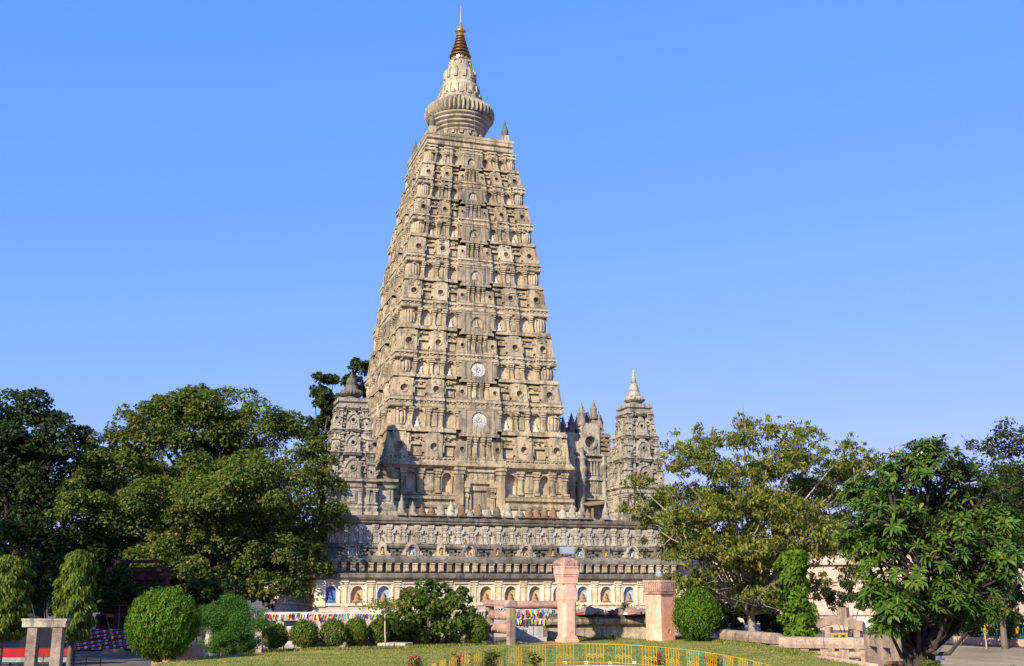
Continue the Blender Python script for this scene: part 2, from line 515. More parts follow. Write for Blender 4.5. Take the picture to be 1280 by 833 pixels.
        F.box(mb, -.235, -.2, l1, n1 + .08 * H, .06); F.box(mb, .2, .235, l1, n1 + .08 * H, .06)
        F.box(mb, -.22, .22, g1 - .02 * H, g1 + .03 * H, .14)
        if slab:
            zq = zc + .02 * H
            for rr, dn in ((.56, -.02), (.40, .0), (.2, .02)):
                for j in range(16):
                    a = 2 * PI * j / 16
                    uu, zz = rr * .86 * math.cos(a) / w(zq), zq + rr * .86 * math.sin(a)
                    F.box(mb, uu - .07 / w(zq), uu + .07 / w(zq), zz - .06, zz + .06, dn, -.08, mi=1)
        elif seen and deco:
            figure(mb, F, 0, l1 + .04 * H, .16 * H, .0, 1)
        if seen: items.append(('centre_slab', mb, [M['panel'], M['medal'] if slab else M['tower'] if o % 2 else M['niche_back']]))
        cornice(F, cb, n1, zt, [b for b in BAYS])
    for F in faces:
        for _ in range(70):
            u0, u1, n = rnd.choice([q for q in BAYS if abs(q[0] + q[1]) > .01])
            zone = rnd.random()
            z = zb + H * (rnd.uniform(.26, .40) if zone < .4 else rnd.uniform(.40, .50) if zone < .7 else rnd.uniform(.76, .82))
            du = rnd.uniform(.07, .18) / w(z); dz = rnd.uniform(.06, .16)
            u = rnd.uniform(u0 + .02 + du, u1 - .02 - du) if u1 - u0 > .06 + 2 * du else (u0 + u1) / 2
            if abs(u) > .97: continue
            F.box(body, u - du / 2, u + du / 2, z - dz / 2, z + dz / 2, n + rnd.uniform(.03, .11), n - .3)
    st = body.build('storey', M['tower'], temple)
    cb.build('cornice', M['cornice'], st)
    for nm, mb, mats in items:
        if nm != 'centre_slab':
            q = rnd.random()
            mats = [M['tower'] if q < .72 else M['cornice'] if q < .82 else M['panel'] if q < .92 else M['urn']] + list(mats[1:])
            if len(mats) > 1 and rnd.random() < .5: mats[1] = M[rnd.choice(['niche_back', 'tower', 'urn', 'cornice'])]
        mb.build(nm, mats, st)
    for sx in (-1, 1):
        for sy in (-1, 1):
            mb = MB()
            zc = (l1 + n1) / 2; c = .885 * w(zc); r = .105 * w(zc) + .03; hh = n1 - l1
            mb.lathe([(r * .6, l1), (r * .85, l1 + .1 * hh), (r * .95, l1 + .2 * hh), (r * 1.0, l1 + .24 * hh, 1), (r * 1.08, l1 + .5 * hh, 1), (r * 1.0, l1 + .84 * hh, 1),
                      (r * .8, l1 + .88 * hh), (r * .8, n1)], (sx * c, sy * c), 48, 0, False, (16, .16))
            mb.build('ribbed_urn', M['urn'], st)
    return st

zk = [7.0, 12.16, 16.9, 20.7, 25.05, 29.0, 32.7, 36.15, 39.4, 41]
wk = [7.75, 7.42, 6.98, 6.52, 6.04, 5.58, 5.06, 4.5, 3.86, 3.6]
W = lambda z: float(np.interp(z, zk, wk))
for i in range(1, 8):
    tier(W, zk[i], zk[i + 1], i, i < 6, i in (1, 2))

# ------------------------------------------------------------------ tower base storey
def base_storey():
    zb, zt = 7.0, 12.16
    body = MB()
    w = lambda z: 7.42
    body.box(-6.9, 6.9, -6.9, 6.9, zb, zt)
    items = []
    for k in (0, 3, 1, 2):
        F = Face(k, w)
        seen = k in (0, 3)
        for u0, u1, n in ((-1, -.76, .0), (-.76, -.26, -.08), (.26, .76, -.08), (.76, 1, .0)):
            # plinth mouldings
            F.prof(body, u0, u1, [(-.6, zb), (n + .10, zb), (n + .10, 8.15), (n + .38, 8.3), (n + .42, 8.5), (n + .3, 8.7), (n + .1, 8.76), (n + .1, 8.86), (n + .3, 8.95), (n + .3, 9.15), (n + .02, 9.3), (n, 9.42), (-.6, 9.42)])
        for u0, u1 in ((-1, -.80), (-.64, -.43), (.43, .64), (.80, 1)):
            F.box(body, u0, u1, 9.42, 11.25, -.2)
        for u in (-.95, -.81, -.63, -.45, .45, .63, .81, .95):
            wpil(F, body, u, .022, 9.42, 11.25, .0)
        for u in (-.88, -.54, .54, .88):
            F.box(body, u - .05, u + .05, 9.6, 10.95, -.12)
            F.box(body, u - .055, u + .055, 10.95, 11.05, -.02)
        for u in (-.72, -.35, .35, .72):
            mb = MB() if seen else body
            O = arch(u, 9.5, .40, 10.55, 12, .1, 1 / 7.42)
            F.plate(mb, u - .085, u + .085, 9.42, 11.25, O, -.12, -.5, -.6, 0, 1)
            mb.band(F.P, O[1:], (.1 / 7.42, .1), -.12, -.02, 0)
            if seen: items.append(('arched_niche', mb, [M['tower'], M['niche_back']]))
        # centre bay: tall pilasters and walled-up door
        F.box(body, -.27, .27, 7.0, 11.3, -.35)
        for u in (-.225, .225):
            F.box(body, u - .043, u + .043, zb, 10.9, .28)
            F.box(body, u - .055, u + .055, 10.9, 11.05, .34)
            F.box(body, u - .05, u + .05, 11.05, 11.2, .30)
            F.box(body, u - .06, u + .06, 11.2, 11.35, .38)
            F.box(body, u - .055, u + .055, 11.35, 11.5, .33)
            F.box(body, u - .065, u + .065, 11.5, 11.7, .42)
        for u in (-.145, .145):
            wpil(F, body, u, .02, zb, 10.2, .08)
        F.box(body, -.18, .18, 10.2, 10.4, .14)
        F.box(body, -.16, .16, 10.4, 11.1, .02)
        for i in range(6):
            u = -.13 + .052 * i
            F.box(body, u - .006, u + .006, 10.62, 10.95, .07)
        F.box(body, -.17, .17, 11.1, 11.3, .16)
        mb = MB() if seen else body
        F.plate(mb, -.125, .125, zb, 10.2, [(-.085, 7.3), (.085, 7.3), (.085, 9.7), (-.085, 9.7)], -.05, -.25, -.4, 0, 1)
        if seen: items.append(('walled_door', mb, [M['tower'], M['panel']]))
        # heavy cornice with dentils
        for u0, u1, n in ((-1, -.76, .0), (-.76, -.28, -.06), (-.28, .28, .06), (.28, .76, -.06), (.76, 1, .0)):
            F.prof(body, u0, u1, [(-.6, 11.25), (n + .05, 11.25), (n + .12, 11.4), (n + .34, 11.5), (n + .36, 11.62), (n + .2, 11.85), (n + .12, 12.0), (n + .05, 12.01), (n + .05, 12.16), (-.6, 12.16)])
        nd = 44
        for i in range(nd):
            u = -1 + 2 * (i + .5) / nd
            F.box(body, u - .011, u + .011, 12.0, 12.14, .2, .0)
    st = body.build('storey', M['tower'], temple)
    for nm, mb, mats in items:
        mb.build(nm, mats, st)
base_storey()

# ------------------------------------------------------------------ crown of the tower
def crown():
    b = MB()
    z = [39.4, 39.55, 39.85, 39.9, 40.0, 40.1, 40.35, 40.4, 40.62, 40.7]
    h = [3.62, 3.88, 3.9, 3.72, 3.70, 3.86, 3.88, 3.92, 3.95, 3.7]
    b.rings([[(-a, -a, q), (a, -a, q), (a, a, q), (-a, a, q)] for a, q in zip(h, z)])
    r = b.build('roof_slab', M['cornice'], temple)
    for sx in (-1, 1):
        for sy in (-1, 1):
            f = MB()
            f.box(-.36, .36, -.36, .36, 0, .75)
            f.lathe([(.3, .75), (.42, .9), (.34, 1.1), (.42, 1.2), (.3, 1.5), (.2, 1.9), (.12, 1.95), (.14, 2.1), (.05, 2.4), (.01, 2.75)], n=12, mi=1)
            f.build('corner_finial', [M['cornice'], M['darkst']], r, (sx * 3.3, sy * 3.3, 40.7)).scale = (.78, .78, .82)
    d = MB()
    kd = lambda z: .88 + .07 * min(1, max(0, (z - 42) / 1.5))
    d.lathe([(r_ * kd(z_), z_) for r_, z_ in [(2.3, 40.6), (2.3, 42.0), (2.44, 42.06), (2.46, 42.2), (2.32, 42.24), (2.34, 42.32), (2.58, 42.36), (2.62, 42.52), (2.46, 42.56), (2.48, 42.64), (2.72, 42.68), (2.78, 42.86), (2.6, 42.9), (2.62, 42.98), (2.88, 43.02), (2.94, 43.2), (2.76, 43.24), (2.78, 43.32), (3.02, 43.36), (3.06, 43.52), (2.9, 43.62)]], n=96)
    for i in range(18):   # hanging scallops
        a = 2 * PI * i / 18
        O = [(math.cos(t) * .36, 41.75 + math.sin(t) * .62) for t in [PI + PI * j / 8 for j in range(9)]]
        Mx = lambda u, n, zz, a=a: ((2.3 + n) * math.cos(a + u / 2.36), (2.36 + n) * math.sin(a + u / 2.36), zz)
        for (p, q) in zip(O, O[1:]):
            d.hexa([Mx(p[0], -.02, p[1]), Mx(q[0], -.02, q[1]), Mx(q[0] * .75, -.02, 41.78 + (q[1] - 41.75) * .75), Mx(p[0] * .75, -.02, 41.78 + (p[1] - 41.75) * .75),
                    Mx(p[0], .12, p[1]), Mx(q[0], .12, q[1]), Mx(q[0] * .75, .12, 41.78 + (q[1] - 41.75) * .75), Mx(p[0] * .75, .12, 41.78 + (p[1] - 41.75) * .75)])
        d.box(1.98, 2.18, -.13, .13, 41.72, 42.0, 0, a, (0, 0))
    dr = d.build('drum', M['drum'], temple)
    a = MB()
    a.lathe([(2.9, 43.6), (3.22, 43.62, .8), (3.38, 43.78, 1), (3.42, 44.2, 1), (3.34, 44.6, 1), (3.05, 44.85, 1), (2.6, 45.15, 1), (2.3, 45.3)], n=276, rib=(46, .15), smooth=False)
    a.v = [(x * .935, y * .935, z) for x, y, z in a.v]
    a.build('ribbed_ring', M['drum'], dr)
    s = MB()
    s.lathe([(2.32, 45.4), (2.28, 45.75), (2.05, 45.85), (2.02, 46.4), (1.95, 46.5)], n=64)
    for i in range(16):
        t = 2 * PI * i / 16
        s.box(1.85, 2.2, -.11, .11, 45.8, 46.75, 0, t, (0, 0))
        s.box(1.85, 2.36, -.2, .2, 45.7, 46.0, 0, t + PI / 16, (0, 0))
    s.lathe([(1.95, 46.4), (2.05, 46.75), (2.08, 46.95), (1.82, 47.05), (1.8, 47.2), (1.88, 47.3), (1.74, 47.4), (1.7, 47.75), (1.68, 48.3), (1.5, 48.5), (1.3, 48.65)], n=64)
    for i in range(12):
        t = 2 * PI * i / 12
        s.box(1.5, 1.84, -.2, .2, 47.55, 48.35, 0, t, (0, 0))
        s.box(1.3, 1.64, -.15, .15, 48.3, 48.6, 0, t, (0, 0))
    s.lathe([(1.3, 48.55), (1.36, 48.75), (1.22, 48.85), (1.12, 49.3), (.98, 49.45)], n=48)
    for i in range(10):
        t = 2 * PI * i / 10
        s.box(1.0, 1.3, -.13, .13, 48.8, 49.4, 0, t, (0, 0))
    s.box(-.92, .92, -.92, .92, 49.4, 49.56)
    s.box(-.8, .8, -.8, .8, 49.56, 49.66)
    s.v = [(x * (.86 if z < 46.6 else .83), y * (.86 if z < 46.6 else .83), z) for x, y, z in s.v]
    s.build('bell', M['drum'], dr)
    g = MB()
    g.lathe([(.7, 49.66), (.78, 49.8), (.7, 49.95), (.62, 50.1)], n=24)
    for i in range(12):
        t = 2 * PI * i / 12
        g.box(.6, .82, -.12, .12, 49.7, 50.0, 0, t, (0, 0))
    k = g.build('gilded_collar', M['gold'], temple)
    c = MB()
    zz = 50.0; r = 1.0
    for i in range(7):
        h = .44 - .028 * i
        c.lathe([(r * .66, zz), (r * 1.0, zz + .05), (r * 1.02, zz + .13), (r * .8, zz + .18), (r * .64, zz + h)], n=28)
        zz += h - .02; r *= .855
    c.build('copper_spire_rings', M['copper'], k)
    f = MB()
    f.lathe([(.3, zz - .05), (.34, zz + .15), (.52, zz + .25), (.54, zz + .36), (.36, zz + .45), (.26, zz + .55), (.24, zz + .75), (.1, zz + 1.0), (.05, zz + 1.3), (.02, zz + 1.5), (.018, zz + 2.9), (.004, zz + 2.95)], n=20)
    f.build('gilded_pinnacle', M['gold'], k)
    w = MB()
    pts = [(.3, -.75, 49.9), (.45, -1.5, 48.3), (.5, -1.85, 46.6), (.62, -3.1, 44.3), (.5, -3.2, 43.7), (.3, -4.0, 40.8), (.2, -4.1, 39.6)]
    for i in range(7, 0, -1):
        pts.append((-.15 - .06 * (7 - i), -(W(zk[i] + .3) + .30), zk[i] + .3))
    pts.append((-.5, -7.9, 9.0))
    w.tube(pts, .012, 5)
    w.build('lightning_cable', M['wire'], temple)
crown()

# ------------------------------------------------------------------ podium
X0, X1, YF, YB = -13.0, 14.4, -13.0, 13.0
def ring_box(mb, out, z0, z1, mi=0):
    mb.box(X0 - out, X1 + out, YF - out, YB + out, z0, z1, mi)
def ring_prof(mb, prof, mi=0):
    """moulding all round the podium: prof is a list of (outset, z)"""
    rs = [[(X0 - o, YF - o, z), (X1 + o, YF - o, z), (X1 + o, YB + o, z), (X0 - o, YB + o, z)] for o, z in prof]
    mb.rings(rs, mi)

def seated(mb, s, mi, c=(0, 0, 0)):
    prof = [(.40, .26, 0), (.44, .30, .08), (.38, .28, .16), (.22, .18, .22), (.19, .15, .34), (.24, .15, .48), (.22, .13, .53), (.09, .09, .58), (.10, .10, .64), (.125, .12, .72), (.11, .11, .80), (.06, .06, .86), (.02, .02, .91)]
    mb.rings([[(c[0] + a * s * math.cos(2 * PI * j / 10), c[1] + b * s * math.sin(2 * PI * j / 10), c[2] + z * s) for j in range(10)] for a, b, z in prof], mi, True)

def podium():
    b = MB()
    ring_prof(b, [(.45, -1.2), (.45, .2), (.30, .35), (.30, .75), (.12, .9), (.12, 1.06), (0, 1.1)], 1)
    ring_prof(b, [(-.5, 1.05), (-.5, 3.0)], 0)
    b_ = b.build('podium_base', [M['cream'], M['dust']], temple)
    # niche wall, front and left: framed niches between pilasters
    nx = [-12.05 + 1.83 * i for i in range(15)]
    cols = ['blue', 'ochre', 'paleblue', 'ochre', 'tan', 'ochre', 'ochre', 'olive', 'tan', 'ochre', 'paleblue', 'tan', 'paleblue', 'tan', 'ochre']
    body = MB()
    for side in (0, 1, 2, 3):
        seen = side in (0, 3)
        L0, L1 = (X0, X1) if side in (0, 2) else (YF, YB)
        def Mf(u, n, z, side=side):
            return {0: (u, YF - n, z), 2: (u, YB + n, z), 3: (X0 - n, u, z), 1: (X1 + n, u, z)}[side]
        def fb(mb, u0, u1, z0, z1, n, n0=-.6, mi=0):
            p = [Mf(u, q, z) for z in (z0, z1) for u, q in ((u0, n), (u1, n), (u1, n0), (u0, n0))]
            mb.hexa(p, mi)
        xs = nx if side in (0, 2) else [-12.05 + 1.83 * i for i in range(14)]
        hwid = .915
        for i, x in enumerate(xs):
            nb = MB() if seen else body
            O = arch(x, 1.34, .42, 2.04, 12)
            lo, hi = max(L0 + .02, x - hwid + .002), min(L1 - .02, x + hwid - .002)
            nb.plate(Mf, lo, hi, 1.08, 2.98, O, -.03, -.26, -.5, 0, 1)
            nb.band(Mf, O[1:], (.06, .06), -.03, .03, 2)
            for sg in (-1, 1): fb(nb, x + sg * .535 - .055, x + sg * .535 + .055, 1.31, 2.6, .02, -.1, 2)
            for u0, u1, z0, z1, n in ((x - .66, x - .585, 1.25, 2.62, .05), (x + .585, x + .66, 1.25, 2.62, .05), (x - .67, x + .67, 2.62, 2.72, .09), (x - .66, x + .66, 1.14, 1.25, .16), (x - .6, x + .6, 1.25, 1.31, .08)):
                fb(nb, u0, u1, z0, z1, n)
            if seen:
                no = nb.build('buddha_niche', [M['cream'], M[cols[i % 15]], M['whitewash']], temple)
                sb = MB()
                seated(sb, .74, 0)
                sb.box(-.34, .34, -.16, .1, -.02, .05)
                st = sb.build('seated_statue', M['statue'] if cols[i % 15] == 'paleblue' else M['blue'] if cols[i % 15] == 'blue' else M['statue'], no)
                st.location = Mf(x, -.14, 1.37)
                st.rotation_euler = (0, 0, 0 if side == 0 else -PI / 2)
        for x in xs + [xs[-1] + 1.83]:
            x = x - .915
            if x > L1 - .2: continue
            fb(body, x - .17, x + .17, 1.1, 2.72, .07)
            fb(body, x - .26, x + .26, 1.1, 1.3, .13)
            fb(body, x - .24, x + .24, 2.40, 2.47, .11)
            fb(body, x - .24, x + .24, 2.56, 2.66, .12)
            fb(body, x - .28, x + .28, 2.72, 2.80, .17)
        fb(body, L0, L1, 2.80, 2.90, .05)
    body.build('niche_wall_pilasters', M['cream'], temple)
    s = MB()
    ring_prof(s, [(.10, 2.88), (.28, 2.95), (.34, 3.02), (.36, 3.26), (.22, 3.32), (-.1, 3.33)])
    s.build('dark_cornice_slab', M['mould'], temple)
    # corbel row
    w = MB()
    ring_prof(w, [(-.28, 3.30), (-.28, 4.0)])
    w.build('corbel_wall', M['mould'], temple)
    cb = MB()
    cb.box(-.17, .17, -.10, .42, .36, .62); cb.box(-.15, .15, .1, .42, .10, .36)
    cb.tube([(-.16, -.04, .22), (.16, -.04, .22)], .15, 8)
    cb.box(-.2, .2, -.16, .42, .62, .70)
    proto = None
    for i in range(44):
        x = X0 - .05 + .62 * i
        if x > X1: break
        mt = M['bracket'] if (i * 7) % 5 != 0 else M['brick'] if i % 2 else M['grey']
        if proto is None:
            proto = cb.build('corbel', M['grey'], temple); o = proto
        else:
            o = proto.copy(); COL.objects.link(o); o.parent = temple
        o.location = (x, YF + .12, 3.32)
        o.rotation_euler = (0, 0, 0)
        if mt is not M['grey']:
            o.material_slots[0].link = 'OBJECT'; o.material_slots[0].material = mt
    lb = MB()
    for side in (0,):
        for i in range(42):
            y = YF + .62 * i + .3
            for (xx, sg) in ((X0, 1),):
                lb.box(xx + .02, xx + .5, y - .17, y + .17, 3.68, 3.94); lb.box(xx + .12, xx + .5, y - .14, y + .14, 3.42, 3.68)
    tag(lb.build('side_corbels', M['grey'], temple), kind='stuff')
    # sloping ledge, arch row, pilaster row, top ledge
    s = MB()
    ring_prof(s, [(-.05, 3.98), (.06, 4.05), (.05, 4.25), (-.05, 4.3), (-.25, 4.48), (-.32, 4.52), (-.6, 4.53)])
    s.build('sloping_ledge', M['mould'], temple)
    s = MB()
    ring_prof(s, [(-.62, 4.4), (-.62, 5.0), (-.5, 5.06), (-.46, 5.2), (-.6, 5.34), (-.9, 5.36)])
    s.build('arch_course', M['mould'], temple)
    big, small = None, None
    def arch_item(big):
        mb = MB(); Mx = lambda u, n, z: (u, -n, z)
        if big:
            O = arch(0, .06, .24, .42, 10)
            mb.plate(Mx, -.42, .42, 0, .76, O, .18, -.02, -.1, 0, 1)
            mb.band(Mx, arch(0, .0, .36, .36, 12, .2)[1:], (.16, .14), .12, .27, 2)
            for sg in (-1, 1):
                mb.box(*sorted((sg * .42, sg * .78)), -.24, .1, .02, .2, 2)
                mb.box(*sorted((sg * .40, sg * .66)), -.22, .1, .2, .34, 2)
                mb.box(*sorted((sg * .40, sg * .54)), -.2, .1, .34, .48, 2)
        else:
            O = arch(0, .08, .15, .46, 10)
            mb.plate(Mx, -.28, .28, 0, .78, O, .2, .0, -.1, 2, 1)
            mb.box(-.2, .2, -.18, .1, .78, .86, 2); mb.box(-.1, .1, -.16, .1, .86, .95, 2)
            for sg in (-1, 1):
                mb.box(*sorted((sg * .28, sg * .58)), -.18, .1, .0, .16, 2); mb.box(*sorted((sg * .28, sg * .42)), -.18, .1, .16, .3, 2)
        return mb
    for i in range(12):
        x = -10.6 + 2.1 * i
        isb = i % 2 == 0
        mb = arch_item(isb)
        if isb:
            gold = i in (4, 6)
            o = mb.build('arched_shrine', [M['grey'], M['niche_back'] if gold else M['paleblue'], M['grey'] if i % 4 else M['mould']], temple, (x, YF + .5, 4.52))
        else:
            o = mb.build('small_shrine', [M['grey'], M['ochre'], M['grey'] if i < 4 else M['mould']], temple, (x, YF + .5, 4.52))
        sb = MB(); seated(sb, .34 if isb else .44, 0)
        sb.build('gilded_statue' if (not isb or gold) else 'seated_statue', M['goldstat'] if (not isb or gold) else M['statue_w'], o, (0, -.1 if isb else -.14, .08))
        for dx in (.95, 1.15):
            q = MB()
            q.box(-.16, .16, -.16, .2, .0, .1); q.box(-.1, .1, -.12, .2, .1, .3); q.box(-.2, .2, -.18, .2, .3, .42)
            q.build('short_baluster', M['mould'], temple, (x + dx, YF + .52, 4.52))
    s = MB()
    ring_prof(s, [(-.72, 5.3), (-.72, 6.7)])
    s.build('pilaster_wall', M['grey'], temple)
    # pilaster + trefoil niche unit, 1 m apart
    pm = MB()
    for z0, z1, hw, d in ((0, .14, .24, .30), (.14, .22, .2, .26), (.22, .5, .15, .2), (.5, .58, .19, .25), (.58, .78, .15, .2), (.78, .86, .2, .26), (.86, .98, .16, .22), (.98, 1.1, .21, .28), (1.1, 1.3, .27, .34)):
        pm.box(-hw * .8, hw * .8, -d * .66, .1, z0, z1)
    tm = MB(); Mx = lambda u, n, z: (u, -n, z)
    O = [(-.15, .08), (.15, .08), (.15, .55), (.26, .62), (.2, .72), (.09, .72), (.07, .86), (0, .95), (-.07, .86), (-.09, .72), (-.2, .72), (-.26, .62), (-.15, .55)]
    tm.plate(Mx, -.33, .33, .0, 1.26, O, .10, -.04, -.06, 0, 1)
    tm.band(Mx, O[2:], (.06, .06), .1, .16, 0)
    p0 = t0 = None
    for side, n_ in ((0, 26), (3, 25)):
        for i in range(n_):
            q = -12.0 + 1.0 * i
            lo = (q, YF + .72, 5.36) if side == 0 else (X0 + .72, q, 5.36)
            lt = (q + .5, YF + .72, 5.36) if side == 0 else (X0 + .72, q + .5, 5.36)
            rz = 0 if side == 0 else -PI / 2
            if p0 is None:
                p0 = pm.build('pilaster', M['grey'], temple); t0 = tm.build('trefoil_niche', [M['pale_st'], M['niche_back']], temple)
                a, b2 = p0, t0
            else:
                a = p0.copy(); COL.objects.link(a); b2 = t0.copy(); COL.objects.link(b2)
            a.location = lo; b2.location = lt; a.rotation_euler = b2.rotation_euler = (0, 0, rz)
            sb = MB(); seated(sb, .42, 0)
            if (i * 5 + side) % 3 == 0:
                o = sb.build('seated_statue', M['statue'] if i % 2 else M['pale_st'], b2, (0, -.05, .1))
    s = MB()
    ring_prof(s, [(-.75, 6.62), (-.5, 6.7), (-.42, 6.78), (-.42, 6.9), (-.34, 6.95), (-.3, 7.12), (-.3, 7.26), (-.42, 7.3), (-1.2, 7.31)])
    s.build('terrace_ledge', M['mould'], temple)
podium()

# ------------------------------------------------------------------ corner turrets
def turret(ox, oy, sz, finial, name):
    zf = lambda z: 7.3 + (z - 7.3) * sz
    kz = [zf(q) for q in (7.3, 9.8, 9.81, 11.7, 13.4, 14.9, 15.3)]
    kw = [1.72, 1.66, 1.68, 1.50, 1.26, 1.02, .95]
    w = lambda z: float(np.interp(z, kz, kw))
    b = MB()
    items = []
    F4 = [Face(k, w, ox, oy) for k in (0, 3, 1, 2)]
    b.box(ox - 1.35, ox + 1.35, oy - 1.35, oy + 1.35, 7.2, zf(9.9))
    b.rings([[(ox + a * (w(z) - .3), oy + c * (w(z) - .3), z) for a, c in ((-1, -1), (1, -1), (1, 1), (-1, 1))] for z in (zf(9.8), zf(11.7), zf(13.4), zf(15.0))])
    zb0, zb1 = 7.25, zf(9.85)
    for F in F4:
        H = zb1 - zb0
        for u0, u1, n in ((-1, -.62, .0), (-.62, -.42, -.14), (-.42, .42, .06), (.42, .62, -.14), (.62, 1, .0)):
            F.prof(b, u0, u1, [(-.4, zb0), (n + .16, zb0), (n + .16, zb0 + .1 * H), (n + .05, zb0 + .14 * H), (n + .12, zb0 + .2 * H), (n + .12, zb0 + .25 * H), (n - .04, zb0 + .3 * H), (n - .04, zb0 + .72 * H),
                                   (n + .06, zb0 + .76 * H), (n + .08, zb0 + .82 * H), (n, zb0 + .86 * H), (n + .2, zb0 + .91 * H), (n + .2, zb0 + .97 * H), (n, zb1), (-.4, zb1)])
        for u in (-.94, -.68, -.36, .36, .68, .94):
            wpil(F, b, u, .045, zb0 + .3 * H, zb0 + .72 * H, .06)
        F.box(b, -.2, .2, zb0 + .33 * H, zb0 + .66 * H, .1)
        F.box(b, -.13, .13, zb0 + .36 * H, zb0 + .6 * H, .14)
    for ti, (za, zc) in enumerate(((9.85, 11.75), (11.75, 13.4), (13.4, 15.0))):
        zb, zt = zf(za), zf(zc)
        H = zt - zb
        for F in F4:
            seen = F.k in (0, 3)
            wm = w((zb + zt) / 2)
            bays = ((-1, -.60, .02), (-.60, -.42, -.16), (-.42, .42, .06), (.42, .60, -.16), (.60, 1, .02))
            for u0, u1, n in bays:
                F.prof(b, u0, u1, [(-.35, zt - .16 * H), (n + .05, zt - .16 * H), (n + .12, zt - .12 * H), (n + .03, zt - .09 * H), (n + .14, zt - .06 * H), (n + .14, zt - .01 * H), (n, zt), (-.35, zt)])
            # row of small blocks with holes, row of arches over it
            for u0, u1 in ((-1, -.64), (.64, 1)):
                mb = MB() if seen else b
                uc = (u0 + u1) / 2
                O = circ(uc, zb + .22 * H, .10, 10, 1 / wm)
                F.plate(mb, u0, u1, zb, zb + .42 * H, O, .02, -.2, -.4, 0)
                mb.band(F.P, O, (.05 / wm, .05), .0, .06, 0, True)
                F.box(mb, uc - .12, uc + .12, zb + .42 * H, zb + .5 * H, .0)
                if seen: items.append(('round_window', mb))
                F.box(b, u0 if u0 > -.9 else -1, u1, zb + .5 * H, zb + .56 * H, .09)
                F.box(b, *((-1, u1) if u0 < 0 else (u0, 1)), zb + .56 * H, zt - .16 * H, -.12)
                for du in (-.11, .0, .11):
                    wpil(F, b, uc + du, .028, zb + .56 * H, zt - .16 * H, -.0)
            mb = MB() if seen else b
            O = circ(0, zb + .38 * H, .14 + .04 * (ti == 0), 12, 1 / wm)
            F.plate(mb, -.40, .40, zb, zb + .62 * H, O, .08, -.2, -.4, 0)
            mb.band(F.P, O, (.07 / wm, .07), .06, .15, 0, True)
            AO = arch(0, zb + .1 * H, .36 * wm * .9, zb + .36 * H, 12, .25, 1 / wm)
            mb.band(F.P, AO[1:], (.05 / wm, .07), .08, .17, 0)
            F.box(mb, -.26, .26, zb + .62 * H, zb + .72 * H, .06); F.box(mb, -.15, .15, zb + .72 * H, zb + .80 * H, .07)
            if seen: items.append(('arched_window', mb))
            for u in (-.3, -.1, .1, .3):
                F.box(b, u - .05, u + .05, zb, zb + .12 * H, .14)
            for u in (-.51, .51):
                F.box(b, u - .1, u + .1, zb, zb + .5 * H, -.14)
                F.box(b, u - .09, u + .09, zb + .2 * H, zb + .26 * H, -.02)
                F.box(b, u - .06, u + .06, zb + .5 * H, zt - .16 * H, -.06)
                F.box(b, u - .09, u + .09, zb + .44 * H, zb + .5 * H, .04)
    for F in F4:
        for _ in range(90):
            z = zf(rnd.uniform(9.9, 14.9)); u = rnd.uniform(-.95, .95); du = rnd.uniform(.05, .13) / w(z); dz = rnd.uniform(.05, .14)
            F.box(b, u - du, u + du, z, z + dz, rnd.uniform(.03, .13), -.2)
    q = [(w(zf(15)) * f, zf(z)) for f, z in ((1.0, 14.98), (1.08, 15.02), (1.08, 15.16), (.96, 15.2), (.96, 15.3), (1.06, 15.34), (1.1, 15.38), (1.1, 15.6), (1.0, 15.64))]
    b.rings([[(ox + a * h, oy + c * h, z) for a, c in ((-1, -1), (1, -1), (1, 1), (-1, 1))] for h, z in q])
    o = b.build('corner_turret', M['turret'], temple)
    for nm, mb in items:
        mb.build(nm, M['turret'], o)
    f = MB()
    z0 = zf(15.62)
    prof = [(.6, z0), (.56, z0 + .2), (.7, z0 + .3), (.86, z0 + .42, 1), (.88, z0 + .52, 1), (.78, z0 + .7, 1), (.52, z0 + .78), (.48, z0 + .95), (.42, z0 + 1.1), (.44, z0 + 1.16), (.36, z0 + 1.2), (.38, z0 + 1.28), (.36, z0 + 1.5)]
    if finial:
        prof += [(.28, z0 + 1.75), (.18, z0 + 1.85), (.24, z0 + 1.92), (.16, z0 + 2.0), (.19, z0 + 2.08), (.13, z0 + 2.15), (.16, z0 + 2.25), (.11, z0 + 2.35), (.14, z0 + 2.45), (.10, z0 + 2.6), (.1, z0 + 2.75), (.03, z0 + 2.9)]
    else:
        prof += [(.3, z0 + 1.62), (.18, z0 + 1.68), (.14, z0 + 1.85), (.06, z0 + 2.0), (.04, z0 + 2.1)]
    f.lathe(prof, (ox, oy), 64, 0, False, (20, .12))
    f.build('turret_finial', M['turret'] if finial else M['mould'], o)
turret(-10.74, -10.75, 1.0, False, 'l')
turret(11.74, -10.75, 1.09, True, 'r')

# pedestal beside the left turret
pd = MB()
F = Face(0, lambda z: .85, -8.35, -11.3)
pd.rings([[(-8.35 + a * h, -11.3 + c * h, z) for a, c in ((-1, -1), (1, -1), (1, 1), (-1, 1))] for h, z in ((.98, 7.25), (.98, 7.6), (.8, 7.75), (.86, 7.95), (.7, 8.1), (.66, 8.3), (.66, 9.1), (.8, 9.25), (.82, 9.4), (.66, 9.5), (.94, 9.68), (.96, 9.84), (.8, 9.9))])
pd.box(-8.75, -7.95, -12.02, -11.9, 8.35, 9.05)
pdo = pd.build('pedestal', M['turret'], temple)

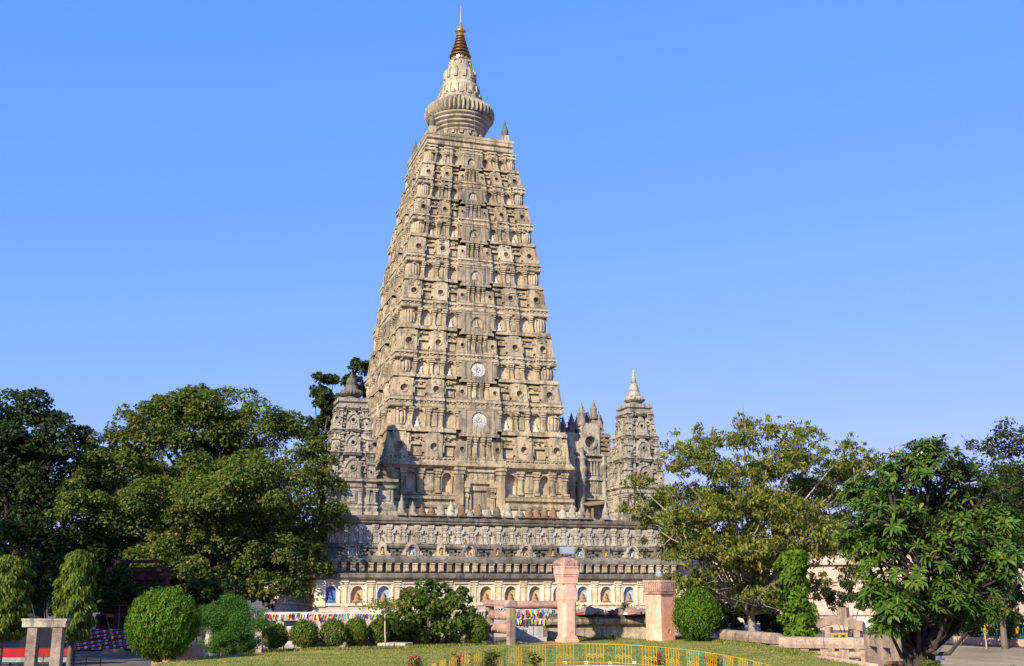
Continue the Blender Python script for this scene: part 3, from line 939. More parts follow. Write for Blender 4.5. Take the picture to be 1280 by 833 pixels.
# ------------------------------------------------------------------ eastern porch between tower and right turret
def porch():
    b = MB()
    b.box(7.0, 11.9, -5.2, 5.2, 7.2, 13.1)
    b.box(11.2, 12.6, -4.4, 4.4, 7.2, 12.6)
    Mx = lambda u, n, z: (u, -5.2 - n, z)
    fb = lambda mb, u0, u1, z0, z1, n, mi=0: mb.box(u0, u1, -5.2 - n, -5.0, z0, z1, mi)
    # round piers with ringed capitals
    for x in (8.3, 9.15):
        b.lathe([(.36, 7.2), (.36, 10.3), (.44, 10.4), (.44, 10.6), (.36, 10.7), (.5, 10.95), (.5, 11.15), (.4, 11.3), (.52, 11.6), (.56, 12.0), (.42, 12.2), (.4, 12.6), (.5, 12.8), (.3, 13.0), (.3, 13.6)], (x, -5.5), 16)
    for z0, z1, n in ((9.4, 9.7, .25), (11.0, 11.2, .22), (11.2, 11.35, .1), (12.55, 12.7, .2), (13.0, 13.15, .25)):
        fb(b, 9.3, 11.95, z0, z1, n)
    for i in range(11):
        fb(b, 9.5 + .2 * i, 9.58 + .2 * i, 10.0, 10.9, .1)
    for i in range(8):
        fb(b, 9.55 + .28 * i, 9.68 + .28 * i, 11.4, 12.5, .14)
    for x in (11.35, 11.75):
        b.lathe([(.2, 7.2), (.2, 12.0), (.28, 12.1), (.3, 12.4), (.2, 12.6), (.2, 13.1)], (x, -5.25), 10)
    o = b.build('porch', M['turret'], temple)
    w = MB()
    w.plate(Mx, 9.2, 11.0, 13.15, 15.3, circ(10.15, 14.15, .5, 18), .05, -.4, -1.2, 0)
    w.band(Mx, circ(10.15, 14.15, .5, 18), (.12, .12), .03, .14, 0, True)
    w.hexa([(9.2, -5.25, 15.3), (11.0, -5.25, 15.3), (11.0, -4.0, 15.3), (9.2, -4.0, 15.3), (9.7, -5.2, 15.75), (10.6, -5.2, 15.75), (10.6, -4, 15.75), (9.7, -4, 15.75)])
    w.box(7.2, 9.2, -5.0, -3.6, 13.0, 14.9)
    w.build('round_gable_window', M['turret'], o)
    r = MB()
    n = 14
    r.rings([[(11.0 - 0.15, -4.8 + 0 * j, z) for j in (0,)] * 1 for z in ()] or [[(10.4, -4.9, 15.2), (11.6, -4.9, 15.2), (11.6, 3, 15.2), (10.4, 3, 15.2)], [(10.5, -4.8, 15.9), (11.4, -4.8, 15.9), (11.4, 2.8, 15.9), (10.5, 2.8, 15.9)], [(10.7, -4.6, 16.4), (11.2, -4.6, 16.4), (11.2, 2.6, 16.4), (10.7, 2.6, 16.4)]])
    r.box(10.95, 12.0, -4.95, 3, 13.0, 15.0)
    for i in range(5):
        r.box(10.9 + .22 * i, 11.08 + .22 * i, -5.15, -4.7, 14.9 - .35 * i, 15.6 - .4 * i)
        r.box(11.1, 12.05, -5.12 - .02 * i, -4.9, 13.2 + .36 * i, 13.38 + .36 * i)
    r.build('brick_vault', M['brick'], o)
    for (x, y, z, s) in ((9.55, -4.9, 15.5, 1.35), (10.75, -4.6, 16.2, 1.1), (8.0, -4.6, 14.8, 1.0), (8.75, -4.6, 14.8, 1.25), (9.15, -4.8, 15.2, .8), (11.25, -4.5, 15.7, .8), (11.55, -4.2, 15.3, .9), (10.3, -4.4, 15.7, .9)):
        f = MB()
        f.lathe([(.26 * s, 0), (.30 * s, .12 * s), (.24 * s, .25 * s), (.25 * s, .75 * s), (.3 * s, .82 * s), (.17 * s, .9 * s), (.2 * s, 1.0 * s), (.12 * s, 1.08 * s), (.14 * s, 1.18 * s), (.08 * s, 1.26 * s), (.02 * s, 1.5 * s)], n=12)
        f.build('roof_finial', M['stupa'], o, (x, y, z))
    c = MB()   # rusty canopy over the side entrance
    c.hexa([(9.2, -7.1, 8.75), (11.5, -7.1, 9.05), (11.5, -5.2, 9.35), (9.2, -5.2, 9.1), (9.2, -7.1, 8.83), (11.5, -7.1, 9.13), (11.5, -5.2, 9.43), (9.2, -5.2, 9.18)])
    for x in (9.6, 11.3):
        c.box(x - .08, x + .08, -6.9, -6.74, 7.2, 8.9)
    c.build('entrance_canopy', M['brick'], o)
    d = MB()
    d.plate(Mx, 9.65, 10.85, 7.25, 9.3, arch(10.25, 7.3, .42, 8.4, 10), .06, -.5, -.6, 0, 1)
    d.build('side_doorway', [M['turret'], M['darkst']], o)
porch()

# low plastered wall at the foot of the tower, behind the votive stupas
pw = MB()
pw.box(-9.3, 7.4, -9.4, -8.4, 7.2, 8.05)
pw.build('terrace_wall', M['cream'], temple)

# ------------------------------------------------------------------ votive stupas on the terrace
def votive(kind, h):
    mb = MB()
    if kind == 0:      # ringed cone
        P_ = [(.42, 0), (.42, .1), (.36, .12), (.36, .24), (.40, .26), (.30, .36), (.30, .50), (.24, .58), (.16, .62), (.17, .66), (.12, .70), (.13, .75), (.09, .80), (.09, .86), (.04, .92), (.015, 1.0)]
    elif kind == 1:    # squat bell
        P_ = [(.44, 0), (.44, .14), (.36, .18), (.38, .28), (.33, .5), (.26, .64), (.14, .70), (.2, .74), (.2, .80), (.1, .86), (.08, 1.0)]
    else:              # truncated bell, finial lost
        P_ = [(.46, 0), (.46, .18), (.38, .22), (.38, .45), (.34, .7), (.24, .86), (.18, .9), (.22, .94), (.2, 1.0)]
    mb.box(-.42, .42, -.42, .42, 0, .1 * h)
    mb.lathe([(r * 1.02, .1 * h + z * h * .9) for r, z in P_], n=14)
    return mb
VX = [-7.19, -6.4, -5.73, -5.03, -4.35, -3.61, -2.81, -2.18, -1.58, -0.85, -0.18, 0.67, 1.6, 2.28, 2.87, 3.47, 4.16, 4.92, 5.68, 6.32, 6.89, 8.35]
VK = [0, 0, 0, 1, 2, 0, 2, 1, 2, 1, 2, 2, 1, 2, 2, 2, 1, 2, 0, 0, 0, 0]
VH = [1.55, 1.05, .85, .75, .85, 1.15, .85, .6, .9, .8, .75, 1.05, .7, .75, .7, .75, .95, .7, 1.2, .9, .8, 1.35]
VM = ['stupa', 'stupa', 'terra', 'terra', 'stupa', 'pale_st', 'terra', 'stupa', 'terra', 'stupa', 'darkst', 'pale_st', 'stupa', 'terra', 'terra', 'terra', 'terra', 'pale_st', 'pale_st', 'stupa', 'terra', 'pale_st']
mw = {'stupa': 'grey', 'terra': 'terracotta', 'pale_st': 'pale', 'darkst': 'blackish'}
kw_ = ['ringed cone', 'squat bell', 'stump topped bell']
ordn = ['first', 'second', 'third', 'fourth', 'fifth', 'sixth', 'seventh', 'eighth', 'ninth', 'tenth', 'eleventh', 'twelfth', 'thirteenth', 'fourteenth', 'fifteenth', 'sixteenth', 'seventeenth', 'eighteenth', 'nineteenth', 'twentieth', 'twenty-first', 'twenty-second']
for i, x in enumerate(VX):
    o = votive(VK[i], VH[i]).build('votive_stupa', M[VM[i]], None, (x, -12.55, 7.30)); o.scale = (.74, .74, 1.0)
    o.rotation_euler = (0, 0, rnd.uniform(-.2, .2))
    tag(o, f'{mw[VM[i]]} {kw_[VK[i]]} votive stupa on the terrace ledge, {ordn[i]} from the left turret', 'stupa', 'small votive stupas along the terrace ledge')
o = votive(0, .95).build('votive_stupa', M['terra'], None, (-8.35, -11.3, 9.9))
tag(o, 'terracotta votive stupa standing on the square pedestal beside the left turret', 'stupa', 'small votive stupas along the terrace ledge')
# ------------------------------------------------------------------ ground, lawn, paths
CY, SY = math.cos(0.3109), math.sin(0.3109)
CP, SP = math.cos(0.2349), math.sin(0.2349)
def at(px, py, D):
    """real point that the photograph shows at (px, py), D metres away over the ground"""
    u, v = (px - 640) / 1357.0, (416.5 - py) / 1357.0
    dx, dy, dz = u, CP - v * SP, SP + v * CP           # right, forward, up
    k = D / dy
    return Vector((-23.45 + (SY * dy + CY * dx) * k, -88.608 + (CY * dy - SY * dx) * k, 2.0 + dz * k))
def depth(x, y):
    return (x + 23.45) * SY + (y + 88.608) * CY
def lawn_z(x, y):
    return min(0.0, (depth(x, y) - 33) * .03)

M['ground'] = stone('paving_stone', (.13, .105, .08), (.17, .14, .11), (.22, .175, .14), (.07, .06, .05), .0, .5, 0, bump=.3)
M['path'] = stone('pink_path_slabs', (.40, .31, .26), (.47, .38, .33), (.52, .43, .38), (.22, .18, .16), .0, .4, 0, bump=.3)
M['tanpath'] = stone('sandy_path', (.27, .195, .12), (.34, .26, .165), (.40, .32, .22), (.25, .2, .15), .0, .3, 0, bump=.3)
t = NT('lawn_turf')
p_ = t.pos()
n_ = t.noise(p_, .6, 6, .7)
c_ = t.ramp(n_, [(.30, (.12, .17, .024)), (.44, (.24, .26, .05)), (.56, (.38, .34, .10)), (.7, (.46, .39, .17))])
c_ = t.mix(.9, c_, t.ramp(t.noise(t.pos(off=(3, 8, 2)), 14, 5, .7), [(.3, .55), (.7, 1.35)]), 'MULTIPLY')
M['lawn'] = t.done(c_, .95, t.bump(t.noise(p_, 22, 4, .7), .9, .06), .1)
M['grass'] = leafmat('grass_blades', [(0, (.12, .18, .02)), (.45, (.23, .26, .045)), (.8, (.36, .33, .10)), (1, (.46, .41, .18))], .4, .7, .1)

g = MB(); g.box(-1600, 1600, -1600, 1600, -1.6, -1.0)
tag(g.build('ground', M['ground']), kind='structure')

LAWN = [(-34, -92), (-25.2, -62), (-24.6, -58.6), (-23.5, -55.4), (-22.8, -53.2), (-21.5, -50.6), (-19.4, -48.5), (-17.4, -47.8), (-15.0, -47.4), (-12.2, -46.6), (-10.2, -45.6), (-8.9, -43.6), (-7.3, -43.0), (-2.2, -41.8), (-.4, -42.6), (-.3, -45.2),
        (-1.2, -48.8), (-2.04, -52.4), (-3.0, -56.5), (-4.13, -61.5), (-5.5, -67), (-9, -92)]
def inpoly(x, y, P=LAWN):
    c = False
    for (x0, y0), (x1, y1) in zip(P, P[1:] + P[:1]):
        if (y0 > y) != (y1 > y) and x < (x1 - x0) * (y - y0) / (y1 - y0) + x0: c = not c
    return c
def lawn():
    import bmesh
    bm = bmesh.new()
    P = []
    for (x0, y0), (x1, y1) in zip(LAWN, LAWN[1:] + LAWN[:1]):
        n = max(1, int(math.hypot(x1 - x0, y1 - y0) / 1.2))
        P += [(x0 + (x1 - x0) * i / n, y0 + (y1 - y0) * i / n) for i in range(n)]
    vs = [bm.verts.new((x, y, 0)) for x, y in P]
    f = bm.faces.new(vs)
    bmesh.ops.triangulate(bm, faces=[f])
    for _ in range(2):
        bmesh.ops.subdivide_edges(bm, edges=[e for e in bm.edges if e.calc_length() > 1.5], cuts=1, use_grid_fill=False)
        bmesh.ops.triangulate(bm, faces=bm.faces[:])
    for v in bm.verts:
        v.co.z = lawn_z(v.co.x, v.co.y) + .03 * math.sin(v.co.x * 1.3) * math.cos(v.co.y * .9)
    me = bpy.data.meshes.new('lawn'); bm.to_mesh(me); bm.free()
    me.materials.append(M['lawn'])
    for q in me.polygons: q.use_smooth = True
    o = bpy.data.objects.new('lawn', me); COL.objects.link(o); tag(o, kind='structure')
    k = MB()    # earth and kerb that hold the lawn
    pr = [(x, y, lawn_z(x, y) - .03) for x, y in P]
    k.rings([[(x, y, -1.05) for x, y, z in pr], pr], 0, False, False)
    tag(k.build('lawn_edge', M['dust']), kind='structure')
lawn()

# ------------------------------------------------------------------ foliage
def nrm(a):
    return a / np.maximum(np.linalg.norm(a, axis=1, keepdims=True), 1e-9)

def leaf_obj(name, P, N, A, L, Wd, mats, parent=None, mi=None, fold=.15, kind=None):
    """one mesh of leaf-shaped quads: points P, normals N, long axes A"""
    n = len(P)
    A = nrm(A - N * np.sum(A * N, 1, keepdims=True))
    S = np.cross(N, A)
    L = np.asarray(L).reshape(-1, 1) * np.ones((n, 1)); Wd = np.asarray(Wd).reshape(-1, 1) * np.ones((n, 1))
    V = np.empty((n, 4, 3))
    V[:, 0] = P - A * L * .5
    V[:, 1] = P + S * Wd * .5 + N * Wd * fold - A * L * .08
    V[:, 2] = P + A * L * .5 - N * L * .12
    V[:, 3] = P - S * Wd * .5 + N * Wd * fold - A * L * .08
    me = bpy.data.meshes.new(name)
    me.vertices.add(4 * n); me.vertices.foreach_set('co', V.reshape(-1))
    me.loops.add(4 * n); me.loops.foreach_set('vertex_index', np.arange(4 * n, dtype=np.int32))
    me.polygons.add(n); me.polygons.foreach_set('loop_start', np.arange(0, 4 * n, 4, dtype=np.int32))
    me.polygons.foreach_set('loop_total', np.full(n, 4, dtype=np.int32))
    for m in (mats if isinstance(mats, list) else [mats]): me.materials.append(m)
    if mi is not None: me.polygons.foreach_set('material_index', np.asarray(mi, dtype=np.int32))
    me.update(calc_edges=True)
    o = bpy.data.objects.new(name, me); COL.objects.link(o)
    if parent is not None: o.parent = parent
    if kind: o['kind'] = kind
    return o

def blob_points(rng, blobs, n, lo=.55, flat=.8, down=-.55):
    B = np.asarray(blobs, float)
    w = B[:, 3] ** 2; w = w / w.sum()
    i = rng.choice(len(B), n, p=w)
    d = nrm(rng.normal(size=(n, 3)))
    d[:, 2] = np.where(d[:, 2] < down, -d[:, 2], d[:, 2])
    r = lo + (1.06 - lo) * rng.random(n) ** .6
    P = B[i, :3] + d * (B[i, 3] * r)[:, None] * np.array([1, 1, flat])
    return P, d

def tree(name, label, cat, base, lobes, n, L, Wd, lm, bm_, seed, sub=(14, .42), trunk_r=.4, group=None, up=.6, rand=.75, droop=0.0, limbs=True, flat=.8, twigs=0, lo=.55, inner=.12, surf=(.75, 1.0)):
    """trunk and limbs to every lobe, crown of leaf faces spread through small clumps on the lobes. lobes: world (x,y,z,r)"""
    rng = np.random.default_rng(seed)
    ro = empty(name, base, label, cat, group)
    blobs = []
    for x, y, z, r in lobes:
        for _ in range(sub[0]):
            d = nrm(rng.normal(size=(1, 3)))[0]
            if d[2] < -.35: d[2] *= -.6
            q = r * rng.uniform(*surf)
            blobs.append((x + d[0] * q, y + d[1] * q, z + d[2] * q * .9, r * sub[1] * rng.uniform(.65, 1.2)))
        blobs.append((x, y, z, r * .6))
    B = np.array(blobs) - np.array([*base, 0])
    P, d = blob_points(rng, B, n, lo, flat)
    N = nrm(d * .8 + np.array([0, 0, up]) + rng.normal(size=P.shape) * rand)
    A = rng.normal(size=P.shape) + np.array([0, 0, -droop])
    leaf_obj('crown', P, N, A, L * rng.uniform(.65, 1.25, n), Wd * rng.uniform(.7, 1.2, n), lm, ro)
    t = MB()
    lz = np.array([q[2] for q in lobes]) - base[2]
    fork = max(.15 * lz.max(), .45 * max(.5, lz.min()))
    t.tube([(0, 0, -.1), (.03, .02, fork * .5), (0, .05, fork)], [trunk_r * 1.25, trunk_r, trunk_r * .85], 8)
    if limbs:
        for x, y, z, r in lobes:
            e = np.array([x, y, z]) - np.array(base)
            m = np.array([0, 0, fork]) * .5 + e * .5 + np.array([0, 0, .1 * np.linalg.norm(e)]) + rng.normal(size=3) * .15 * r
            k1 = np.array([0, 0, fork * .9]); k2 = k1 * .7 + m * .3 + np.array([e[0], e[1], 0]) * .08 + rng.normal(size=3) * .1 * r
            k4 = m * .5 + e * .5 + rng.normal(size=3) * .14 * r
            t.tube([tuple(k1), tuple(k2), tuple(m), tuple(k4), tuple(e)], [trunk_r * .5, trunk_r * .38, trunk_r * .26, trunk_r * .17, trunk_r * .08], 6)
    tr = t.build('trunk', bm_, ro)
    if twigs:
        w = MB()
        for b in B[rng.choice(len(B), min(twigs, len(B)), replace=False)]:
            j = np.argmin([np.linalg.norm(np.array(q[:3]) - np.array(base) - b[:3]) for q in lobes])
            s_ = np.array(lobes[j][:3]) - np.array(base)
            e = b[:3] + (b[:3] - s_) * rng.uniform(.1, .7) + rng.normal(size=3) * .2
            m = (s_ + e) / 2 + rng.normal(size=3) * .25
            w.tube([tuple(s_), tuple(m), tuple(e)], [trunk_r * .11, trunk_r * .07, trunk_r * .025], 4)
        w.build('twigs', bm_, ro)
    return ro

def lobes_at(L, D, rng, spread=0.0):
    out = []
    for q in L:
        px, py, rp = q[:3]
        d = (q[3] if q[3] > 20 else D + q[3]) if len(q) > 3 else D + rng.uniform(-spread, spread)
        p = at(px, py, d)
        out.append((p.x, p.y, p.z, rp * d / 1357))
    return out

M['bark'] = stone('grey_bark', (.13, .105, .08), (.20, .165, .13), (.27, .23, .18), (.06, .05, .04), .5, .4, 0, bump=.9, sc_=3)
M['palebark'] = stone('pale_twig_bark', (.30, .26, .20), (.40, .35, .28), (.48, .42, .35), (.12, .1, .08), .3, .3, 0, bump=.8, sc_=3)
M['darkbark'] = stone('dark_bark', (.045, .035, .028), (.07, .055, .045), (.10, .08, .065), (.02, .02, .02), .4, .4, 0, bump=.9, sc_=3)
M['l_bodhi'] = leafmat('bodhi_leaves', [(0, (0.067, 0.107, 0.017)), (.4, (0.120, 0.171, 0.029)), (.8, (0.183, 0.232, 0.051)), (.97, (0.244, 0.256, 0.073)), (1, (0.390, 0.268, 0.073))], .42, .55, .12)
M['l_dark'] = leafmat('dark_leaves', [(0, (.022, .042, .014)), (.5, (.040, .068, .020)), (1, (.07, .105, .026))], .35, .55, .1)
M['l_euc'] = leafmat('far_tree_leaves', [(0, (.03, .055, .02)), (.5, (.065, .095, .022)), (1, (.11, .14, .035))], .4, .6, .08)
M['l_yel'] = leafmat('yellowing_leaves', [(0, (0.081, 0.132, 0.021)), (.35, (0.161, 0.218, 0.034)), (.7, (0.287, 0.316, 0.057)), (.92, (0.437, 0.391, 0.086)), (1, (0.414, 0.276, 0.081))], .48, .55, .15)
M['l_plum'] = leafmat('glossy_green_leaves', [(0, (0.044, 0.105, 0.009)), (.5, (0.077, 0.160, 0.013)), (.9, (0.127, 0.209, 0.020)), (1, (0.242, 0.242, 0.044))], .33, .45, .25)
M['l_ash'] = leafmat('drooping_leaves', [(0, (0.072, 0.120, 0.014)), (.5, (0.144, 0.204, 0.024)), (1, (0.252, 0.300, 0.036))], .4, .5, .2)
M['l_thuja'] = leafmat('clipped_conifer_sprays', [(0, (.06, .13, .006)), (.5, (.085, .18, .008)), (.93, (.14, .25, .013)), (1, (.22, .20, .05))], .35, .6, .15)
M['l_small'] = leafmat('clipped_small_leaves', [(0, (.055, .10, .008)), (.5, (.10, .155, .012)), (.9, (.16, .21, .02)), (1, (.24, .19, .06))], .3, .6, .15)
M['l_shrub'] = leafmat('broad_shrub_leaves', [(0, (.055, .11, .012)), (.5, (.10, .18, .02)), (.86, (.16, .23, .035)), (.93, (.26, .16, .07)), (1, (.22, .10, .05))], .4, .5, .25)
M['l_feath'] = leafmat('feathery_leaves', [(0, (.045, .125, .018)), (.5, (.075, .18, .024)), (1, (.12, .23, .035))], .4, .6, .25)
M['l_vine'] = leafmat('climber_leaves', [(0, (.06, .14, .008)), (.5, (.12, .22, .012)), (1, (.22, .32, .03))], .4, .5, .15)

rr = np.random.default_rng(5)
Pb = at(265, 790, 76); 
tree('sacred_fig_tree', 'large spreading sacred fig tree with dense dark green crown left of the temple', 'tree', (Pb.x, Pb.y, -1.0),
     lobes_at([(265, 535, 58), (325, 548, 58), (200, 560, 52), (145, 590, 50), (100, 640, 45), (175, 655, 68), (245, 625, 74), (312, 625, 70), (372, 615, 50, 76), (398, 572, 32, 77), (362, 690, 50, 75), (215, 712, 40), (340, 722, 34), (140, 715, 32), (408, 650, 28, 75), (120, 590, 34, 81), (280, 690, 44, 81), (390, 715, 26, 75), (235, 520, 34, 79), (260, 735, 30), (300, 745, 26), (180, 740, 30), (100, 735, 32), (225, 670, 50, 82), (330, 680, 50, 82), (290, 600, 60, 82), (200, 610, 60, 82), (270, 570, 50, 81), (150, 690, 50, 81), (375, 745, 16, 75), (200, 705, 44, 74), (340, 738, 32, 74), (250, 680, 40, 74), (312, 675, 36, 74), (130, 705, 40, 76), (295, 720, 26, 75), (185, 535, 36, 75), (215, 518, 34, 76), (158, 556, 34, 75), (240, 510, 34, 76), (420, 610, 14, 76)], 75, rr, 3),
     165000, .235, .175, M['l_bodhi'], M['darkbark'], 11, (34, .27), .6, up=.65, surf=(.6, 1.08))
Pb = at(40, 800, 74)
tree('shade_tree', 'dark evergreen tree at the far left behind the columnar trees', 'tree', (Pb.x, Pb.y, -1.0),
     lobes_at([(25, 540, 50), (78, 560, 38), (10, 610, 60), (80, 630, 48), (25, 690, 55), (95, 700, 45), (-30, 570, 60), (55, 590, 40, 5)], 73, rr, 3),
     26000, .34, .22, M['l_dark'], M['darkbark'], 12, (18, .38), .8, up=.6)
for k, (L_, base, s_) in enumerate((([(394, 492, 13), (412, 505, 18), (400, 476, 10), (416, 478, 10), (425, 518, 20), (392, 545, 30), (440, 560, 34)], (400, 700), 13), ([(450, 464, 15), (458, 490, 24), (438, 480, 12), (470, 530, 36)], (458, 700), 14))):
    Pb = at(*base, 118)
    tree('tall_tree', ('tall slim tree rising behind the left corner turret', 'tall tree whose top shows against the left edge of the tower')[k], 'tree', (Pb.x, Pb.y, -1.0), lobes_at(L_, 116, rr, 2), 5200, .55, .36, M['l_euc'], M['bark'], s_, (12, .42), .45, 'tall trees behind the temple')
Pb = at(940, 792, 57)
tree('fig_tree', 'broad yellowing tree with thin bare twigs, beside the right end of the temple base', 'tree', (Pb.x, Pb.y, -.6),
     lobes_at([(930, 556, 36), (872, 578, 44), (990, 580, 48), (832, 632, 40), (900, 640, 60), (968, 650, 60), (1036, 628, 50), (1072, 590, 34), (848, 690, 42), (915, 705, 50), (985, 700, 42), (1040, 690, 40), (812, 655, 24), (1095, 640, 30), (940, 740, 30), (880, 730, 24), (960, 730, 34), (1010, 735, 26), (905, 745, 22), (860, 660, 50, 60), (950, 600, 50, 60), (1010, 660, 50, 60), (930, 680, 50, 60), (800, 640, 14), (930, 535, 16), (1060, 560, 18), (1110, 600, 16), (797, 606, 17, 57), (783, 640, 13, 57), (930, 765, 22), (965, 760, 22), (900, 765, 18), (1000, 770, 18), (1120, 570, 10), (1000, 545, 20), (965, 540, 20), (890, 556, 20), (845, 590, 20), (1050, 600, 34), (1090, 680, 30), (1070, 720, 24), (1000, 620, 40), (840, 730, 20), (880, 690, 40, 54), (930, 705, 40, 54), (972, 690, 40, 54), (900, 645, 40, 54), (850, 660, 36, 54), (955, 640, 40, 54), (1022, 670, 40, 54), (910, 600, 36, 54), (870, 735, 26, 54), (945, 748, 24, 54)], 57, rr, 3.0),
     62000, .25, .10, M['l_yel'], M['palebark'], 15, (44, .21), .2, up=.3, rand=.9, droop=1.6, twigs=900, lo=.1, surf=(.3, 1.22))
Pb = at(1255, 800, 62)
tree('bare_tree', 'thin half bare tree at the far right behind the plumeria', 'tree', (Pb.x, Pb.y, -1.0),
     lobes_at([(1268, 548, 26), (1240, 565, 20), (1215, 560, 12), (1290, 580, 40), (1255, 610, 40), (1300, 650, 50), (1235, 640, 30), (1265, 680, 45)], 60, rr, 2), 6500, .24, .13, M['l_euc'], M['bark'], 16, (14, .45), .16, twigs=160, lo=.2)
for k, (L_, D_, s_, lb) in enumerate((([(1205, 655, 28), (1225, 690, 36), (1270, 700, 40), (1240, 740, 26), (1232, 640, 36), (1278, 640, 42), (1262, 604, 22), (1208, 622, 16), (1190, 690, 26), (1295, 690, 46)], 72, 17, 'round olive tree behind the plumeria, in front of the pink wall'),
                                      ([(870, 690, 34), (830, 700, 26), (905, 720, 30)], 112, 18, 'distant tree showing under the yellowing tree beside the pink wall'),
                                      ([(-40, 640, 70), (30, 660, 60), (110, 640, 60), (60, 720, 60), (130, 720, 50), (0, 740, 50), (180, 735, 46)], 105, 19, 'distant grove tree at the far left behind the dark evergreen'),
                                      ([(190, 650, 60), (260, 680, 60), (330, 660, 50), (390, 690, 50), (230, 740, 40), (320, 740, 40), (380, 745, 40), (275, 730, 50), (150, 740, 40)], 100, 20, 'distant tree hidden behind the large sacred fig'),
                                      ([(1150, 650, 36), (1100, 690, 30), (1180, 700, 40), (1040, 670, 26)], 118, 21, 'distant tree rising behind the pink building'))):
    Pb = at(L_[0][0], 760, D_)
    tree('background_tree', lb, 'tree', (Pb.x, Pb.y, -1.0), lobes_at(L_, D_, rr, 3), 13000, .62, .46, M['l_dark'] if k in (2, 3) else M['l_euc'], M['darkbark'], s_, (14, .4), .4, 'trees in the background')
# trees just outside the left edge of the view; their shade falls on the left court
for (x, y, z, r, lb) in ((-50, -32, 13, 8, 'tall shade tree beyond the left edge of the court'), (-43, -41.5, 14.0, 8.5, 'smaller shade tree beyond the left edge of the lawn')):
    tree('shade_tree', lb, 'tree', (x, y, -1.0), [(x, y, z, r * .7), (x - r * .5, y + r * .3, z - 1, r * .6), (x + r * .5, y, z - 1.5, r * .6), (x, y - r * .5, z - 2, r * .6), (x + .3 * r, y + .5 * r, z - r * .6, r * .6), (x - .2 * r, y, z - r * .9, r * .6)], 9000, .6, .5, M['l_dark'], M['darkbark'], int(x * -7), (14, .45), .6)

# columnar trees with drooping leaves
def column(px, py0, py1, D, wpx, n, seed, label, zb):
    rng = np.random.default_rng(seed)
    top, bot = at(px, py1, D), at(px, py0, D)
    ro = empty('columnar_tree', (top.x, top.y, zb), label, 'tree', 'columnar trees on the left')
    h0, h1 = bot.z - zb, top.z - zb
    rad = wpx * D / 1357 / 2
    tt = rng.random(n)
    prof = np.interp(tt, [0, .06, .25, .6, .85, .95, 1], [.6, .95, 1.0, 1.0, .86, .62, .15])
    a = rng.random(n) * 2 * PI
    lump = 1 + .16 * np.sin(a * 3 + tt * 9) + .12 * np.sin(a * 5 - tt * 23) + .1 * np.sin(tt * 41 + a * 2)
    q = rad * prof * lump * (.5 + .55 * rng.random(n) ** .45)
    P = np.stack([q * np.cos(a), q * np.sin(a), h0 + (h1 - h0) * tt], 1)
    d = np.stack([np.cos(a), np.sin(a), np.full(n, .35)], 1)
    N = nrm(d + rng.normal(size=P.shape) * .45)
    A = np.stack([np.cos(a) * .5, np.sin(a) * .5, np.full(n, -1.0)], 1) + rng.normal(size=P.shape) * .3
    leaf_obj('crown', P, N, A, .20 * rng.uniform(.7, 1.3, n), .065, M['l_ash'], ro, fold=.2)
    t = MB(); t.tube([(0, 0, -.05), (.02, 0, h0 + .5), (0, 0, h1 * .9)], [.10, .08, .02], 8)
    t.build('trunk', M['bark'], ro)
column(99, 800, 690, 37, 40, 8500, 31, 'bright green columnar tree with drooping leaves beside the stone gateway', -.95)
column(12, 800, 697, 37, 50, 7500, 32, 'columnar tree cut by the left edge of the view', -.95)

# clipped bushes
def topiary(px, py0, py1, D, wpx, n, mat, seed, label, group, L=.13, Wd=.045, egg=.0):
    rng = np.random.default_rng(seed)
    b, tp = at(px, py0, D), at(px, py1, D)
    zb = max(lawn_z(b.x, b.y), -.02) if True else 0
    ro = empty('clipped_bush', (b.x, b.y, zb), label, 'bush', group)
    h = tp.z - zb; rad = wpx * D / 1357 / 2
    d = nrm(rng.normal(size=(n, 3)))
    s = .80 + .26 * rng.random(n) ** .7
    az = np.arctan2(d[:, 1], d[:, 0])
    ph = rng.uniform(0, 6, 4)
    lump = 1 + .05 * np.sin(az * 3 + d[:, 2] * 5 + ph[0]) + .045 * np.sin(az * 7 + d[:, 2] * 6 + ph[1]) + .035 * np.sin(az * 13 - d[:, 2] * 11 + ph[2]) + .035 * rng.normal(size=n)
    keep = np.sin(az * 5 + ph[3] + d[:, 2] * 9) * np.sin(d[:, 2] * 8 + az * 3 + ph[0]) < rng.uniform(.55, 1.1, n)
    s = np.where(keep, s, s * .8)
    zz = d[:, 2]
    wide = 1 - egg * zz
    P = np.stack([d[:, 0] * rad * s * lump * wide, d[:, 1] * rad * s * lump * wide, h * .53 + zz * h * .49 * s * lump], 1)
    N = nrm(d + rng.normal(size=P.shape) * .55)
    A = d * .55 + np.array([0, 0, .9]) + rng.normal(size=P.shape) * .3
    c = leaf_obj('foliage', P, N, A, L * rng.uniform(.7, 1.3, n), Wd, mat, ro, fold=.1)
    t = MB(); t.tube([(0, 0, -.05), (.01, .01, h * .5)], [.06, .05], 6); t.build('stem', M['bark'], ro)
    return ro
topiary(201, 824, 740, 34.5, 80, 16000, M['l_thuja'], 41, 'largest clipped conifer ball, bright green, at the left end of the lawn', None, .15, .04, -.02)
topiary(872, 801, 738, 47.5, 54, 9000, M['l_thuja'], 42, 'clipped conifer ball beside the short pink pillar', None, .15, .045)
